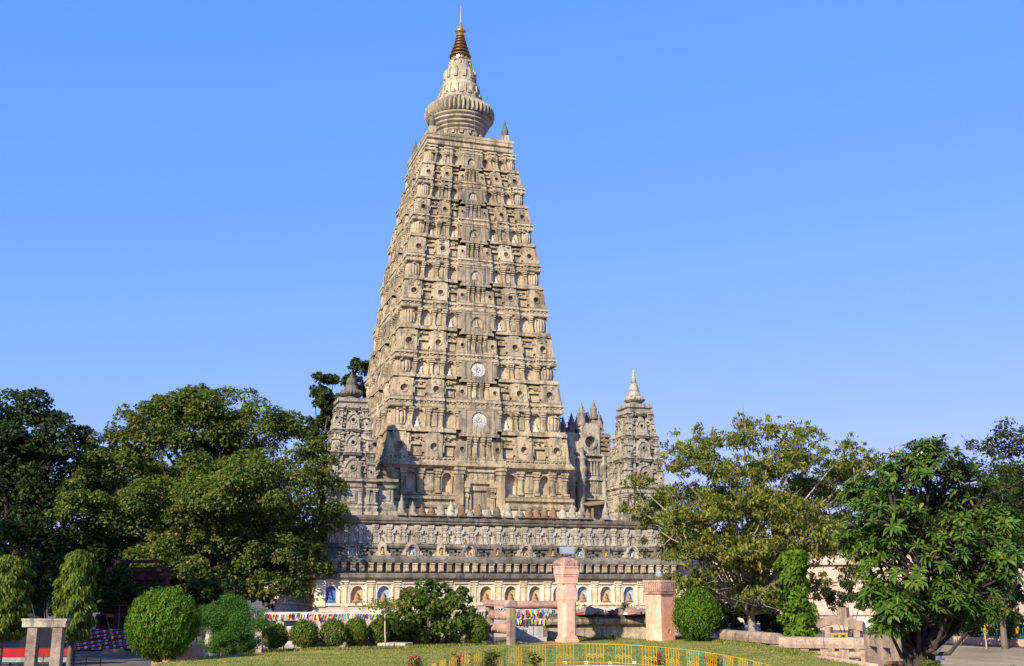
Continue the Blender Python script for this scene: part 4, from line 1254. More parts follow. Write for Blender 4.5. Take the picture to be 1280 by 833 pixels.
for px, py0, py1, w_, D_, lb in ((343, 814, 780, 29, 41.2, 'small round clipped bush next to the feathery shrub'), (380, 814, 776, 33, 41.4, 'small clipped bush second from the feathery shrub, before the flag hung railing'),
                                 (416, 813, 775, 32, 41.8, 'small clipped bush third from the feathery shrub, near its neighbour'), (445, 811, 773, 27, 42.4, 'narrow clipped bush left of the white railing post'),
                                 (473, 811, 775, 26, 43, 'small clipped bush behind the thin sapling, right of the white post'), (595, 808, 769, 26, 44, 'small clipped bush right of the big leafy shrub')):
    topiary(px, py0, py1, D_, w_, 4200, M['l_small'], px, lb, 'row of small clipped bushes', .085, .04, .04)

# big leafy shrub, feathery shrub
def shrub(name, label, lobes, n, L, Wd, mat, seed, base, up=.5, rand=.7, sub=(12, .4), cat='shrub'):
    rng = np.random.default_rng(seed)
    ro = empty(name, base, label, cat)
    blobs = []
    for x, y, z, r in lobes:
        for _ in range(sub[0]):
            d = nrm(rng.normal(size=(1, 3)))[0]
            blobs.append((x + d[0] * r * .8, y + d[1] * r * .8, z + d[2] * r * .8, r * sub[1]))
    B = np.array(blobs) - np.array([*base, 0])
    P, d = blob_points(rng, B, n, .3, .9, -2)
    P[:, 2] = np.abs(P[:, 2]) + .02
    N = nrm(d * .7 + np.array([0, 0, up]) + rng.normal(size=P.shape) * rand)
    leaf_obj('foliage', P, N, rng.normal(size=P.shape), L * rng.uniform(.6, 1.3, n), Wd * rng.uniform(.7, 1.2, n), mat, ro)
    t = MB()
    for x, y, z, r in lobes:
        e = (x - base[0], y - base[1], z - base[2])
        t.tube([(e[0] * .15, e[1] * .15, -.05), (e[0] * .6, e[1] * .6, e[2] * .6), e], [.035, .025, .012], 5)
    t.build('stems', M['bark'], ro)
    return ro
Pb = at(535, 806, 44.2)
shrub('leafy_shrub', 'big broad leaved green shrub with brown tinged leaves before the temple niches', lobes_at([(535, 750, 22), (500, 775, 24), (565, 770, 26), (535, 782, 26), (512, 745, 12), (555, 742, 12), (580, 790, 18), (492, 790, 16), (520, 795, 20), (555, 795, 20), (540, 735, 10), (525, 760, 22), (590, 775, 16), (487, 778, 14), (575, 750, 14), (596, 798, 12)], 44.2, rr, .6),
      10500, .21, .115, M['l_shrub'], 51, (Pb.x, Pb.y, 0.0))
Pb = at(290, 816, 39)
shrub('feathery_shrub', 'soft feathery green shrub between the large conifer ball and the small bushes', lobes_at([(285, 772, 26), (260, 783, 23), (312, 783, 23), (285, 792, 28), (250, 775, 12), (322, 772, 12), (275, 808, 16), (302, 808, 16), (290, 802, 22), (305, 765, 12), (268, 766, 12), (265, 800, 16), (312, 803, 14), (288, 758, 10)], 39, rr, .5),
      22000, .15, .022, M['l_feath'], 52, (Pb.x, Pb.y, -.0), .3, 1.0)
Pb = at(110, 815, 56)
shrub('dark_shrub', 'dark leafy shrub in the shade between the two columnar trees', lobes_at([(60, 720, 26), (55, 745, 24), (85, 735, 20), (35, 735, 22)], 50, rr, .6), 5000, .2, .12, M['l_dark'], 53, tuple(at(60, 800, 50).xy) + (-1.0,))

for k, (L_, D_, n_, sd_, lb) in enumerate((
        ([(905, 770, 16), (925, 775, 14), (890, 778, 12)], 58, 3000, 54, 'dark shrub behind the conifer ball and the low sandstone rail'),
        ([(955, 775, 16), (975, 768, 16), (965, 785, 14)], 58, 3000, 55, 'dark shrub at the foot of the yellowing tree'),
        ([(1060, 740, 14), (1045, 752, 12), (1078, 748, 14), (1030, 745, 12)], 74, 2600, 56, 'loose shrub before the pink building right of the climber'),
        ([(1195, 770, 20), (1215, 778, 16), (1180, 780, 16)], 66, 3200, 57, 'dark green shrub behind the plumeria before the far right fence'),
        ([(1262, 775, 22), (1280, 765, 24), (1245, 780, 14)], 66, 3600, 58, 'olive green shrub at the far right edge before the iron fence'),
        ([(150, 735, 26), (125, 745, 20), (180, 745, 20)], 57, 4200, 59, 'dark shrub before the brick shrine under the sacred fig'),
        ([(255, 745, 22), (290, 745, 20), (235, 755, 16)], 56, 4200, 60, 'dark shrub under the sacred fig behind the feathery shrub'))):
    Pb = at(L_[0][0], 790, D_)
    shrub('dark_shrub', lb, lobes_at(L_, D_, rr, .8), n_, .22, .13, M['l_dark'] if k not in (2, 4) else M['l_euc'], sd_, (Pb.x, Pb.y, -1.0))

# vine-clad trunk
def vine():
    rng = np.random.default_rng(61)
    b, tp = at(997, 797, 52), at(997, 690, 52)
    ro = empty('vine_clad_trunk', (b.x, b.y, -.5), 'tall bright green climber covering a trunk behind the stone rail', 'plant')
    n = 5200; h = tp.z + .5
    tt = rng.random(n); a = rng.random(n) * 2 * PI
    rad = .58 * np.interp(tt, [0, .1, .5, .9, 1], [.75, .95, 1, .95, .5]) * (1 + .3 * np.sin(a * 2 + tt * 9) + .2 * np.sin(a * 3 - tt * 23) + .12 * np.sin(tt * 47))
    q = rad * (.6 + .5 * rng.random(n) ** .5)
    P = np.stack([q * np.cos(a) + .16 * np.sin(tt * 7), q * np.sin(a), .02 + h * tt], 1) + rng.normal(size=(n, 3)) * .05
    d = np.stack([np.cos(a), np.sin(a), np.full(n, .5)], 1)
    leaf_obj('foliage', P, nrm(d + rng.normal(size=P.shape) * .5), np.array([0, 0, -1.0]) + rng.normal(size=P.shape) * .6, .22 * rng.uniform(.7, 1.3, n), .14, M['l_vine'], ro)
    t = MB(); t.tube([(0, 0, -.5), (.05, 0, h * .5), (0, .05, h - .3)], [.2, .17, .12], 8); t.build('trunk', M['bark'], ro)
vine()

# plumeria: forked grey-brown limbs, rosettes of long leaves, few cream flowers
def plumeria():
    rng = np.random.default_rng(71)
    D = 29.0
    b = at(1150, 845, D)
    base = np.array([b.x, b.y, lawn_z(b.x, b.y) - .4])
    ro = empty('plumeria_tree', tuple(base), 'plumeria tree with rosettes of long glossy leaves and a few cream flowers', 'tree')
    lob = lobes_at([(1165, 592, 40), (1105, 640, 46), (1160, 655, 56), (1215, 640, 44), (1240, 690, 36), (1150, 715, 56), (1098, 700, 36), (1208, 735, 44), (1078, 625, 26), (1118, 765, 28), (1175, 770, 34), (1200, 600, 26), (1130, 600, 30), (1235, 740, 28), (1075, 680, 26), (1250, 655, 20), (1130, 690, 50, 30.2), (1180, 700, 50, 30.2), (1150, 640, 50, 30), (1140, 760, 34), (1205, 780, 26), (1100, 745, 24), (1250, 715, 24), (1160, 570, 20), (1120, 650, 40, 28), (1190, 690, 44, 28), (1150, 775, 30, 28.3), (1110, 785, 18, 28.5), (1190, 755, 30, 28), (1225, 770, 20)], D, rng, .9)
    P, N, A, Ls, Ws, MI = [], [], [], [], [], []
    tb = MB(); FP, FN = [], []
    trunk_top = base + np.array([0.05, 0, 1.0])
    tb.tube([tuple(np.array([0, 0, -.2])), (.03, 0, .5), tuple(trunk_top - base)], [.26, .2, .17], 8)
    for k, sgn in enumerate(((-.25, .1), (.3, -.1), (.1, .3))):
        tb.tube([(sgn[0] * .5, sgn[1] * .5, -.2), (sgn[0] * 1.1, sgn[1], .9), (sgn[0] * 1.3, sgn[1] * 1.7, 2.2), (sgn[0] * 2.2, sgn[1] * 1.7, 3.2)], [.13, .10, .07, .04], 7)
    V, F = [], []
    for x, y, z, r in lob:
        c = np.array([x, y, z])
        tb.tube([tuple(trunk_top - base), tuple(np.array([(c - base)[0] * .42, (c - base)[1] * .42, (c - base)[2] * .55]) + rng.normal(size=3) * .14), tuple(c - base)], [.085, .055, .035], 6)
        for _ in range(52):
            d = nrm(rng.normal(size=(1, 3)))[0]
            if d[2] < -.3: d[2] *= -1
            q = c + d * r * rng.uniform(.6, 1.15)
            if rng.random() < .7:
                tb.tube([tuple(c - base), tuple((c + q) / 2 - base + np.array([0, 0, -.08])), tuple(q - base)], [.035, .026, .02], 5)
            ax = nrm((d * .8 + np.array([0, 0, .7]))[None])[0]
            e1 = nrm(np.cross(ax, [.3, .5, .1])[None])[0]; e2 = np.cross(ax, e1)
            m = rng.integers(10, 17)
            for j in range(m):
                a = 2.4 * j + rng.uniform(-.2, .2)
                el = rng.uniform(-.35, .85)
                out = (e1 * math.cos(a) + e2 * math.sin(a))
                dr = out * math.cos(el) + ax * math.sin(el)
                ln = rng.uniform(.12, .27); w_ = ln * rng.uniform(.13, .18)
                sd = np.cross(dr, ax); sd = sd / (np.linalg.norm(sd) + 1e-6)
                nn = np.cross(sd, dr)
                i0 = len(V)
                p0 = q - base + dr * .03
                for f_, ww, dp in ((0, .15, 0), (.35, .85, .015), (.68, 1.0, -.02), (1.0, .06, -.12)):
                    ctr = p0 + dr * ln * f_ + np.array([0, 0, dp * ln * 2])
                    V.extend([ctr + sd * w_ * ww + nn * w_ * .25 * ww, ctr, ctr - sd * w_ * ww + nn * w_ * .25 * ww])
                for s_ in range(3):
                    o_ = i0 + 3 * s_
                    F.extend([(o_, o_ + 1, o_ + 4, o_ + 3), (o_ + 1, o_ + 2, o_ + 5, o_ + 4)])
            if rng.random() < .03: FP.append(q - base + ax * .12)
    me = bpy.data.meshes.new('crown'); me.from_pydata([tuple(v) for v in V], [], F); me.materials.append(M['l_plum'])
    o = bpy.data.objects.new('crown', me); COL.objects.link(o); o.parent = ro
    tb.build('trunk', M['darkbark'], ro)
    for q in FP[:31]:
        for _ in range(3):
            fm = MB()
            cc = q + rng.normal(size=3) * .05
            up_ = nrm((rng.normal(size=3) * .5 + np.array([-.3, -.6, .6]))[None])[0]
            e1 = nrm(np.cross(up_, [.2, .1, 1])[None])[0]; e2 = np.cross(up_, e1)
            pts_ = [cc]; fcs = []
            for j in range(5):
                a = 2 * PI * j / 5
                i0 = len(pts_)
                for k_, r_ in ((.0, .034), (.45, .046), (.9, .03)):
                    pts_.append(cc + (e1 * math.cos(a + k_) + e2 * math.sin(a + k_)) * r_ + up_ * (.016 - .004 * k_))
                fcs.append((0, i0, i0 + 1, i0 + 2))
            fm.add(pts_, fcs)
            fm.build('flower', M['petal'], ro)
M['petal'] = plain('cream_petals', (.85, .80, .58), .6, .1)
plumeria()
def tuft(px, py, D, label, mat, h, n, seed, L, Wd, name='foreground_plant', cat='plant', zb=None):
    rng = np.random.default_rng(seed)
    b = at(px, py, D); zb = lawn_z(b.x, b.y) if zb is None else zb
    ro = empty(name, (b.x, b.y, zb), label, cat)
    V, F = [], []
    for i in range(n):
        a = rng.random() * 2 * PI; s = rng.uniform(.2, 1) * h
        q = np.array([math.cos(a), math.sin(a), 0]) * rng.random() * h * .5 + np.array([0, 0, s])
        for j in range(7):
            t_ = rng.random() * 2 * PI; el = rng.uniform(-.2, .9)
            dr = np.array([math.cos(t_) * math.cos(el), math.sin(t_) * math.cos(el), math.sin(el)])
            sd = np.cross(dr, [0, 0, 1.0]); sd /= np.linalg.norm(sd) + 1e-6
            ln = L * rng.uniform(.6, 1.2); i0 = len(V)
            V += [q, q + dr * ln * .5 + sd * Wd, q + dr * ln + np.array([0, 0, -ln * .2]), q + dr * ln * .5 - sd * Wd]
            F.append((i0, i0 + 1, i0 + 2, i0 + 3))
    me = bpy.data.meshes.new('foliage'); me.from_pydata([tuple(v) for v in V], [], F); me.materials.append(mat)
    o = bpy.data.objects.new('foliage', me); COL.objects.link(o); o.parent = ro
    t = MB()
    for k in range(3): t.tube([(.03 * k, 0, -.02), (.05 * k - .05, .04 * k - .04, h * .8)], [.015, .008], 5)
    t.build('stems', M['bark'], ro)
    return ro
tuft(1165, 835, 27, 'yellow green leafy plant at the foot of the plumeria', M['l_ash'], .55, 40, 81, .22, .035)
tuft(1235, 836, 26, 'long leaved plant low at the right edge in front of the sandy path', M['l_plum'], .35, 16, 82, .34, .04)
tuft(1275, 822, 27, 'long leaved plant cut by the right edge of the view', M['l_plum'], .4, 14, 83, .3, .04)

# grass blades on the lawn
def grass():
    rng = np.random.default_rng(91)
    P = []
    while len(P) < 46000:
        x, y = rng.uniform(-25, 0), rng.uniform(-64, -42)
        if inpoly(x, y): P.append((x, y, lawn_z(x, y) + .02))
    P = np.array(P); n = len(P)
    A = np.array([0, 0, 1.0]) + rng.normal(size=(n, 3)) * .45
    N = nrm(rng.normal(size=(n, 3)) * np.array([1, 1, .2]) + np.array([0, -.3, 0]))
    o = leaf_obj('grass', P, N, A, rng.uniform(.03, .08, n), .02, M['grass'])
    tag(o, kind='stuff')
    # longer tufts along the far edge of the lawn
    E_ = []
    for (x0, y0), (x1, y1) in zip(LAWN[6:18], LAWN[7:19]):
        m = int(math.hypot(x1 - x0, y1 - y0) * 260)
        f = rng.random(m)
        E_.append(np.stack([x0 + (x1 - x0) * f + rng.normal(size=m) * .22, y0 + (y1 - y0) * f + rng.normal(size=m) * .22 - .2, np.full(m, .05)], 1))
    P = np.concatenate(E_); n = len(P)
    A = np.array([0, 0, 1.0]) + rng.normal(size=(n, 3)) * .5
    N = nrm(rng.normal(size=(n, 3)) * np.array([1, 1, .2]) + np.array([0, -.3, 0]))
    tag(leaf_obj('grass', P, N, A, rng.uniform(.08, .2, n), .03, M['grass']), kind='stuff')
grass()

# ------------------------------------------------------------------ built things of the garden
M['pink'] = stone('pink_painted_plaster', (.86, .45, .33), (.90, .50, .38), (.90, .56, .45), (.50, .26, .18), .15, .12, 0, bump=.25, sc_=1.5)
M['salmon'] = stone('salmon_painted_plaster', (.86, .38, .23), (.90, .44, .30), (.90, .50, .37), (.55, .17, .08), .3, .3, 0, bump=.25, sc_=2)
M['pinktop'] = stone('weathered_pink_cap', (.46, .24, .17), (.56, .33, .25), (.60, .42, .34), (.13, .09, .08), .6, .75, .3, (.6, .5, .45), bump=.9, sc_=4)
M['pinkbld'] = stone('pale_pink_wall', (.68, .42, .33), (.74, .50, .42), (.74, .55, .48), (.40, .25, .2), .3, .3, 0, bump=.3)
M['rail'] = stone('buff_sandstone', (.30, .205, .14), (.40, .285, .205), (.44, .335, .25), (.13, .10, .08), .6, .5, .0, bump=.5, sc_=2)
M['railgrey'] = stone('pale_railing_stone', (.46, .38, .31), (.58, .50, .43), (.64, .57, .50), (.22, .18, .15), .5, .45, .3, bump=.5, sc_=2)
M['redst'] = stone('reddish_coping_stone', (.34, .19, .15), (.44, .26, .21), (.50, .33, .28), (.14, .1, .09), .4, .4, .0, bump=.5, sc_=2)
M['plat'] = stone('stained_platform_stone', (.34, .275, .185), (.46, .38, .27), (.52, .45, .34), (.065, .055, .042), .68, .6, .35, bump=.7, sc_=1.6, top=.75)
M['platwall'] = stone('tan_platform_wall', (.40, .32, .21), (.52, .43, .30), (.58, .50, .38), (.09, .075, .06), .5, .42, .3, bump=.7, sc_=1.8)
M['slab'] = stone('grey_stone_panel', (.32, .33, .33), (.40, .40, .39), (.46, .45, .43), (.2, .19, .18), .4, .4, .2, bump=.3, sc_=2)
M['rock'] = stone('rubble_rock', (.22, .165, .125), (.32, .25, .20), (.42, .34, .28), (.10, .08, .07), .4, .5, .0, bump=.9, sc_=3)
M['yellow'] = plain('yellow_enamel', (.72, .43, .05), .45, .25, 12)
M['green'] = plain('green_enamel', (.03, .16, .07), .45, .25, 12)
M['steel'] = plain('aluminium_lamp_housing', (.62, .65, .68), .3, .15, 6, .5, .6)
M['white'] = plain('white_paint', (.78, .78, .76), .6, .1)
M['glass'] = plain('lamp_glass', (.35, .42, .48), .08, .1, 5, .6)
M['redcloth'] = plain('red_cloth', (.36, .012, .014), .85, .2, 4)
M['navy'] = plain('dark_blue_cloth', (.012, .012, .02), .9, .3, 4)
M['darkmetal'] = plain('dark_metal_rods', (.05, .05, .05), .5, .3)
M['woodb'] = plain('brown_draped_cloth', (.28, .11, .03), .8, .35, 4)
M['lilac'] = plain('lilac_sheet', (.27, .25, .36), .8, .2, 4)
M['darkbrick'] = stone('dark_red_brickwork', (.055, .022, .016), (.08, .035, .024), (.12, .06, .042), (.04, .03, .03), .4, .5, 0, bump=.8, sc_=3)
M['water'] = plain('pool_lining', (.66, .72, .76), .25, .08, 3)
M['kerbbrick'] = stone('orange_kerb_brick', (.40, .20, .12), (.46, .27, .18), (.50, .35, .26), (.2, .14, .1), .2, .4, .0, bump=.5, sc_=4)
M['rose'] = plain('red_rose_petals', (.55, .008, .02), .6, .2)
M['l_rose'] = leafmat('rose_leaves', [(0, (.03, .06, .015)), (.6, (.06, .10, .02)), (1, (.12, .10, .03))], .3)
FLAG = {}
for nm, c in (('red', (.55, .03, .03)), ('white', (.75, .74, .7)), ('teal', (.02, .17, .12)), ('lime', (.38, .62, .06)), ('blue', (.06, .17, .5)), ('pink', (.7, .28, .3)), ('violet', (.33, .18, .52)), ('sky', (.15, .45, .6)), ('yellow', (.75, .5, .08)), ('maroon', (.2, .02, .05))):
    FLAG[nm] = plain(nm + '_cloth', c, .85, .15, 8)

def flags(name, label, pts, n, w, h, seed, cols, group='strings of prayer flags'):
    """a sagging string with one little cloth per flag"""
    r_ = random.Random(seed)
    ro = empty(name, tuple(pts[0]), label, 'prayer flags', group)
    o0 = Vector(pts[0])
    P = [Vector(p) - o0 for p in pts]
    s_ = MB(); s_.tube(P, .008, 4); s_.build('string', M['white'], ro)
    ln = [(b - a).length for a, b in zip(P, P[1:])]; tot = sum(ln)
    for i in range(n):
        d = tot * (i + .5) / n; k = 0
        while k < len(ln) - 1 and d > ln[k]: d -= ln[k]; k += 1
        p = P[k].lerp(P[k + 1], d / ln[k]); dr = (P[k + 1] - P[k]).normalized()
        hh = h * r_.uniform(.7, 1.2); ww = w * r_.uniform(.6, 1.0); sw = r_.uniform(-.35, .35); ou = r_.uniform(-.08, .08)
        side = dr.cross(Vector((0, 0, 1)))
        f = MB(); rows = []
        for j in range(4):
            t_ = j / 3
            c = p + Vector((0, 0, -hh * t_)) + dr * sw * hh * t_ + side * (ou * t_ + .02 * math.sin(t_ * 5 + i))
            q = ww * (1 - .25 * t_ * r_.random())
            rows.append((c - dr * q / 2 + side * .012, c + side * -.012, c + dr * q / 2 + side * .012))
        pts_ = [v for rw in rows for v in rw] + [v + side * .004 for rw in rows for v in rw]
        fc = []
        for a in (0, 12):
            for j in range(3):
                for k2 in range(2):
                    b0 = a + j * 3 + k2; fc.append((b0, b0 + 1, b0 + 4, b0 + 3))
        f.add(pts_, fc); f.build('flag', FLAG[r_.choice(cols)], ro)
    return ro
ALLC = ['red', 'white', 'teal', 'lime', 'blue', 'pink', 'violet', 'sky', 'yellow', 'white', 'maroon', 'lime', 'pink']

class Fr:
    """upright frame: u along a ground line from p to q, n towards the viewer, z up"""
    def __init__(s, p, q):
        s.p = Vector((p[0], p[1], 0)); d = Vector((q[0] - p[0], q[1] - p[1], 0)); s.len = d.length; s.d = d.normalized()
        s.n = s.d.cross(Vector((0, 0, 1)))
    def P(s, u, n, z): return tuple(s.p + s.d * u + s.n * n + Vector((0, 0, z)))
    def box(s, mb, u0, u1, n0, n1, z0, z1, mi=0):
        mb.hexa([s.P(u, n, z) for z in (z0, z1) for u, n in ((u0, n1), (u1, n1), (u1, n0), (u0, n0))], mi)

# --- pale stone railing with prayer flags behind the small bushes
def railing(name, label, p, q, posts, rails, zb, ztop, pw, mat, rail_mat=None, round_top=None, medallions=False, group=None):
    F = Fr(p, q)
    ro = empty(name, (p[0], p[1], zb), label, 'railing', group)
    o0 = Vector(ro.location)
    def put(mb, nm, m):
        mb.v = [tuple(Vector(v) - o0) for v in mb.v]; return mb.build(nm, m, ro)
    for u in posts:
        m = MB(); F.box(m, u - pw / 2, u + pw / 2, -pw / 2, pw / 2, zb, ztop)
        F.box(m, u - pw * .3, u + pw * .3, pw / 2, pw / 2 + .025, zb + .3 * (ztop - zb), zb + .8 * (ztop - zb))
        if medallions:
            for f_ in (.35, .75): m.tube([F.P(u, pw / 2, zb + f_ * (ztop - zb)), F.P(u, pw / 2 + .04, zb + f_ * (ztop - zb))], [pw * .36, pw * .3], 12)
        put(m, 'post', mat)
    for z0, z1, t_, rd in rails:
        for a, b in zip(posts, posts[1:]):
            m = MB()
            if rd:   # lens-shaped cross bar
                zc, hz = (z0 + z1) / 2, (z1 - z0) / 2
                m.rings([[F.P(u, t_ / 2 * math.cos(2 * PI * j / 10), zc + hz * math.sin(2 * PI * j / 10)) for j in range(10)] for u in (a + pw / 2, b - pw / 2)], 0, True)
                if medallions: m.tube([F.P((a + b) / 2, t_ / 2 - .03, zc), F.P((a + b) / 2, t_ / 2 + .05, zc)], [hz * .95, hz * .8], 14)
            else: F.box(m, a + pw / 2, b - pw / 2, -t_ / 2, t_ / 2, z0, z1)
            put(m, 'cross_bar', rail_mat or mat)
    if round_top:
        z0, z1, t_ = round_top
        nseg = max(1, len(posts) // 2)
        L_ = posts[-1] - posts[0] + pw + .1
        for k in range(nseg):
            a = posts[0] - pw / 2 - .05 + L_ * k / nseg; b = a + L_ / nseg - .012
            m = MB(); zc, hz = (z0 + z1) / 2, (z1 - z0) / 2
            sec = [(-.5, -1), (.5, -1), (.55, -.3), (.5, .35), (.3, .85), (0, 1), (-.3, .85), (-.5, .35), (-.55, -.3)]
            m.rings([[F.P(u, t_ * x, zc + hz * y) for x, y in sec] for u in (a, b)], 0)
            put(m, 'coping', rail_mat or mat)
    return ro, F
a, b = at(318, 800, 44.6), at(486, 800, 44.9)
L_ = (b - a).length
ro, F = railing('stone_railing', 'pale stone railing hung with prayer flags behind the small clipped bushes', a, b, [L_ * (i + .2) / 6.4 for i in range(7)], [(.30, .72, .16, True), (-.2, .15, .14, True)], -.6, .96, .30, M['railgrey'], None, (.93, 1.26, .36))
flags('prayer_flag_string', 'long string of prayer flags along the pale railing behind the small bushes', [F.P(u, .24, 1.25 - .07 * abs(math.sin(u * 1.7))) for u in np.linspace(.0, L_ - .1, 13)], 50, .085, .22, 3, ALLC)
p_ = MB(); F.box(p_, L_ * .72 - .17, L_ * .72 + .17, .3, .6, -.05, .98)
a = at(437, 808, 43.4)
p_ = MB(); p_.bevbox(-.17, .17, -.15, .15, -.05, 1.02, .02); p_.box(-.2, .2, -.18, .18, -.06, .08)
tag(p_.build('white_post', M['railgrey'], None, (a.x, a.y, 0)), 'white stone post standing before the flag hung railing between two small bushes', 'post')
for k, (px, py, D, sx, sz, lb) in enumerate(((396, 809, 42.6, .46, .34, 'low pale boulder between two small clipped bushes on the lawn edge'), (340, 806, 43.2, .3, .3, 'dark boulder beside the leftmost small clipped bush'), (455, 806, 43.6, .3, .26, 'small boulder by the white stone post'))):
    a = at(px, py, D); m = MB(); rg = random.Random(k)
    m.lathe([(sx * 1.0, -.05), (sx * 1.05, sz * .3), (sx * .8, sz * .75), (sx * .35, sz), (.02, sz * 1.02)], n=9, smooth=False)
    m.v = [(x + rg.uniform(-.06, .06), y * .7 + rg.uniform(-.06, .06), z + rg.uniform(-.03, .03)) for x, y, z in m.v]
    tag(m.build('boulder', M['rock'], None, (a.x, a.y, 0)), lb, 'rock')
# sapling with whitewashed stem
a = at(482, 812, 41.6)
sp = empty('sapling', (a.x, a.y, 0), 'thin sapling with pale stem and sparse leaves in front of the leafy shrub', 'tree')
m = MB(); m.tube([(0, 0, -.05), (-.04, 0, .6), (-.06, 0, 1.25), (.1, 0, 1.6)], [.03, .026, .02, .01], 7)
for d in ((-.5, .1, 1.55), (.45, -.1, 1.6), (-.25, .2, 1.75), (.7, .1, 1.5)): m.tube([(-.05, 0, 1.2), (d[0] * .5, d[1], 1.5), d], [.015, .01, .005], 5)
m.build('stem', M['railgrey'], sp)
rg = np.random.default_rng(4); P = rg.normal(size=(420, 3)) * np.array([.42, .3, .10]) + np.array([0, 0, 1.58])
leaf_obj('crown', P, nrm(rg.normal(size=P.shape) * .6 + np.array([0, 0, 1.])), rg.normal(size=P.shape), .15, .075, M['l_yel'], sp)
# kerb stone and grey path behind the lawn
k0 = at(494, 807, 42.6)
m = MB(); m.bevbox(-.55, .55, -.5, .5, -.05, .17, .02)
o = m.build('kerb_slab', M['railgrey'], None, (k0.x, k0.y, 0)); o.rotation_euler = (0, 0, -.5); tag(o, 'pale stone slab lying at the foot of the leafy shrub', 'slab')
m = MB(); P = [at(505, 812, 42.2), at(560, 810, 42.8), at(640, 807, 44), at(690, 803, 46.2), at(690, 800, 47.5), at(640, 800, 46.5), at(560, 803, 45), at(505, 806, 44)]
m.add([(p.x, p.y, .018) for p in P] + [(p.x, p.y, -.2) for p in P], [tuple(range(8))] + [(i, (i + 1) % 8, (i + 1) % 8 + 8, i + 8) for i in range(8)])
tag(m.build('path', M['path']), kind='structure')
m = MB(); a = at(597, 804, 44.6); m.bevbox(-.5, .5, -.2, .2, -.05, .13, .02)
tag(m.build('kerb_slab', M['dust'], None, (a.x, a.y, 0.02)), 'low pinkish slab at the right foot of the leafy shrub', 'slab')

# --- pinkish carved railing and wall right of the shrub
a, b = at(612, 806, 45.6), at(639, 808, 44.2)
L_ = (Vector((b.x, b.y)) - Vector((a.x, a.y))).length
railing('carved_railing', 'pinkish railing with lotus medallions between the leafy shrub and the stone panels', a, b, [.0, L_ * .985], [(.95, 1.33, .22, True), (.42, .80, .22, True)], -.1, 1.47, .25, M['rail'], M['redst'], (1.47, 1.72, .40), True)
a, b = at(634, 800, 47.3), at(699, 800, 47.3)
F = Fr(a, b); L_ = F.len
wl_ = empty('panelled_wall', (a.x, a.y, 0), 'low wall of grey stone panels under a rounded reddish coping left of the tall pink pillar', 'wall'); o0 = Vector(wl_.location)
def putw(mb, nm, m, ro=None):
    ro = ro or wl_
    oo = Vector(ro.location); mb.v = [tuple(Vector(v) - oo) for v in mb.v]; return mb.build(nm, m, ro)
m = MB(); F.box(m, .1, L_ - .5, -.3, .0, -.1, .68); F.box(m, -.1, L_ - .4, -.4, .06, .68, 1.2); putw(m, 'core', M['plat'])
for i in range(3):
    m = MB(); F.box(m, .25 + .43 * i, .25 + .43 * i + .41, .0, .05, .2, .64); putw(m, 'stone_panel', M['slab'])
m = MB(); F.box(m, .15, 1.65, .0, .16, -.05, .19); putw(m, 'plinth', M['slab'])
m = MB(); m.rings([[F.P(u, .02 + .24 * math.cos(2 * PI * j / 12), 1.50 + .17 * math.sin(2 * PI * j / 12)) for j in range(12)] for u in (-.15, -.05, .8, 1.6, L_)], 0, True); putw(m, 'coping', M['redst'])
for i in range(4):
    m = MB(); F.box(m, .0 + .55 * i, .14 + .55 * i, -.2, .02, 1.18, 1.36); putw(m, 'short_post', M['redst'])
flags('prayer_flag_string', 'string of prayer flags just under the reddish coping left of the tall pillar', [F.P(u, .30, 1.36 - .06 * abs(math.sin(u * 2))) for u in np.linspace(-.1, L_ - .15, 9)], 27, .08, .24, 8, ALLC)
flags('prayer_flag_string', 'short lower string of prayer flags above the grey stone panels', [F.P(u, .12, .96 - .04 * abs(math.sin(u * 3))) for u in np.linspace(.15, 1.6, 7)], 18, .08, .26, 9, ['white', 'lime', 'blue', 'teal', 'yellow', 'maroon', 'violet'])
a, b = at(592, 800, 46.2), at(636, 800, 46.2); F2 = Fr(a, b)
flags('prayer_flag_string', 'string of prayer flags at the pinkish carved railing beside the leafy shrub', [F2.P(u, .30, 1.22 + .22 * u / F2.len - .05 * abs(math.sin(u * 3))) for u in np.linspace(0, F2.len, 7)], 13, .09, .26, 10, ['sky', 'white', 'teal', 'yellow', 'red', 'lime', 'violet'])

# --- stained stone platform behind the pillars, offerings and rubble on it
a, b = at(676, 800, 49.2), at(838, 800, 50.6)
F = Fr(a, b); L_ = F.len
pf = empty('stone_platform', (a.x, a.y, 0), 'low black stained stone platform with rolled edge behind the two pink pillars', 'platform')
for i in range(6):
    m = MB(); u0, u1 = L_ * i / 6, L_ * (i + 1) / 6 - .012
    F.box(m, u0, u1, -3.0, .0, -.1, .60); putw(m, 'wall_block', M['platwall'], pf)
m = MB(); sec = [(-3.2, .60), (.10, .60), (.20, .66), (.24, .76), (.22, .88), (.12, .97), (.0, 1.02), (-.2, 1.06), (-3.2, 1.06)]
m.rings([[F.P(u, x, z) for x, z in sec] for u in (-.2, L_ * .5, L_ + .2)], 0); putw(m, 'rolled_edge', M['plat'], pf)
rg = random.Random(21)
RUB = ((700, .3), (722, .25), (736, .42), (748, .3), (765, .22), (776, .34), (790, .4), (802, .3), (815, .34), (755, .2))
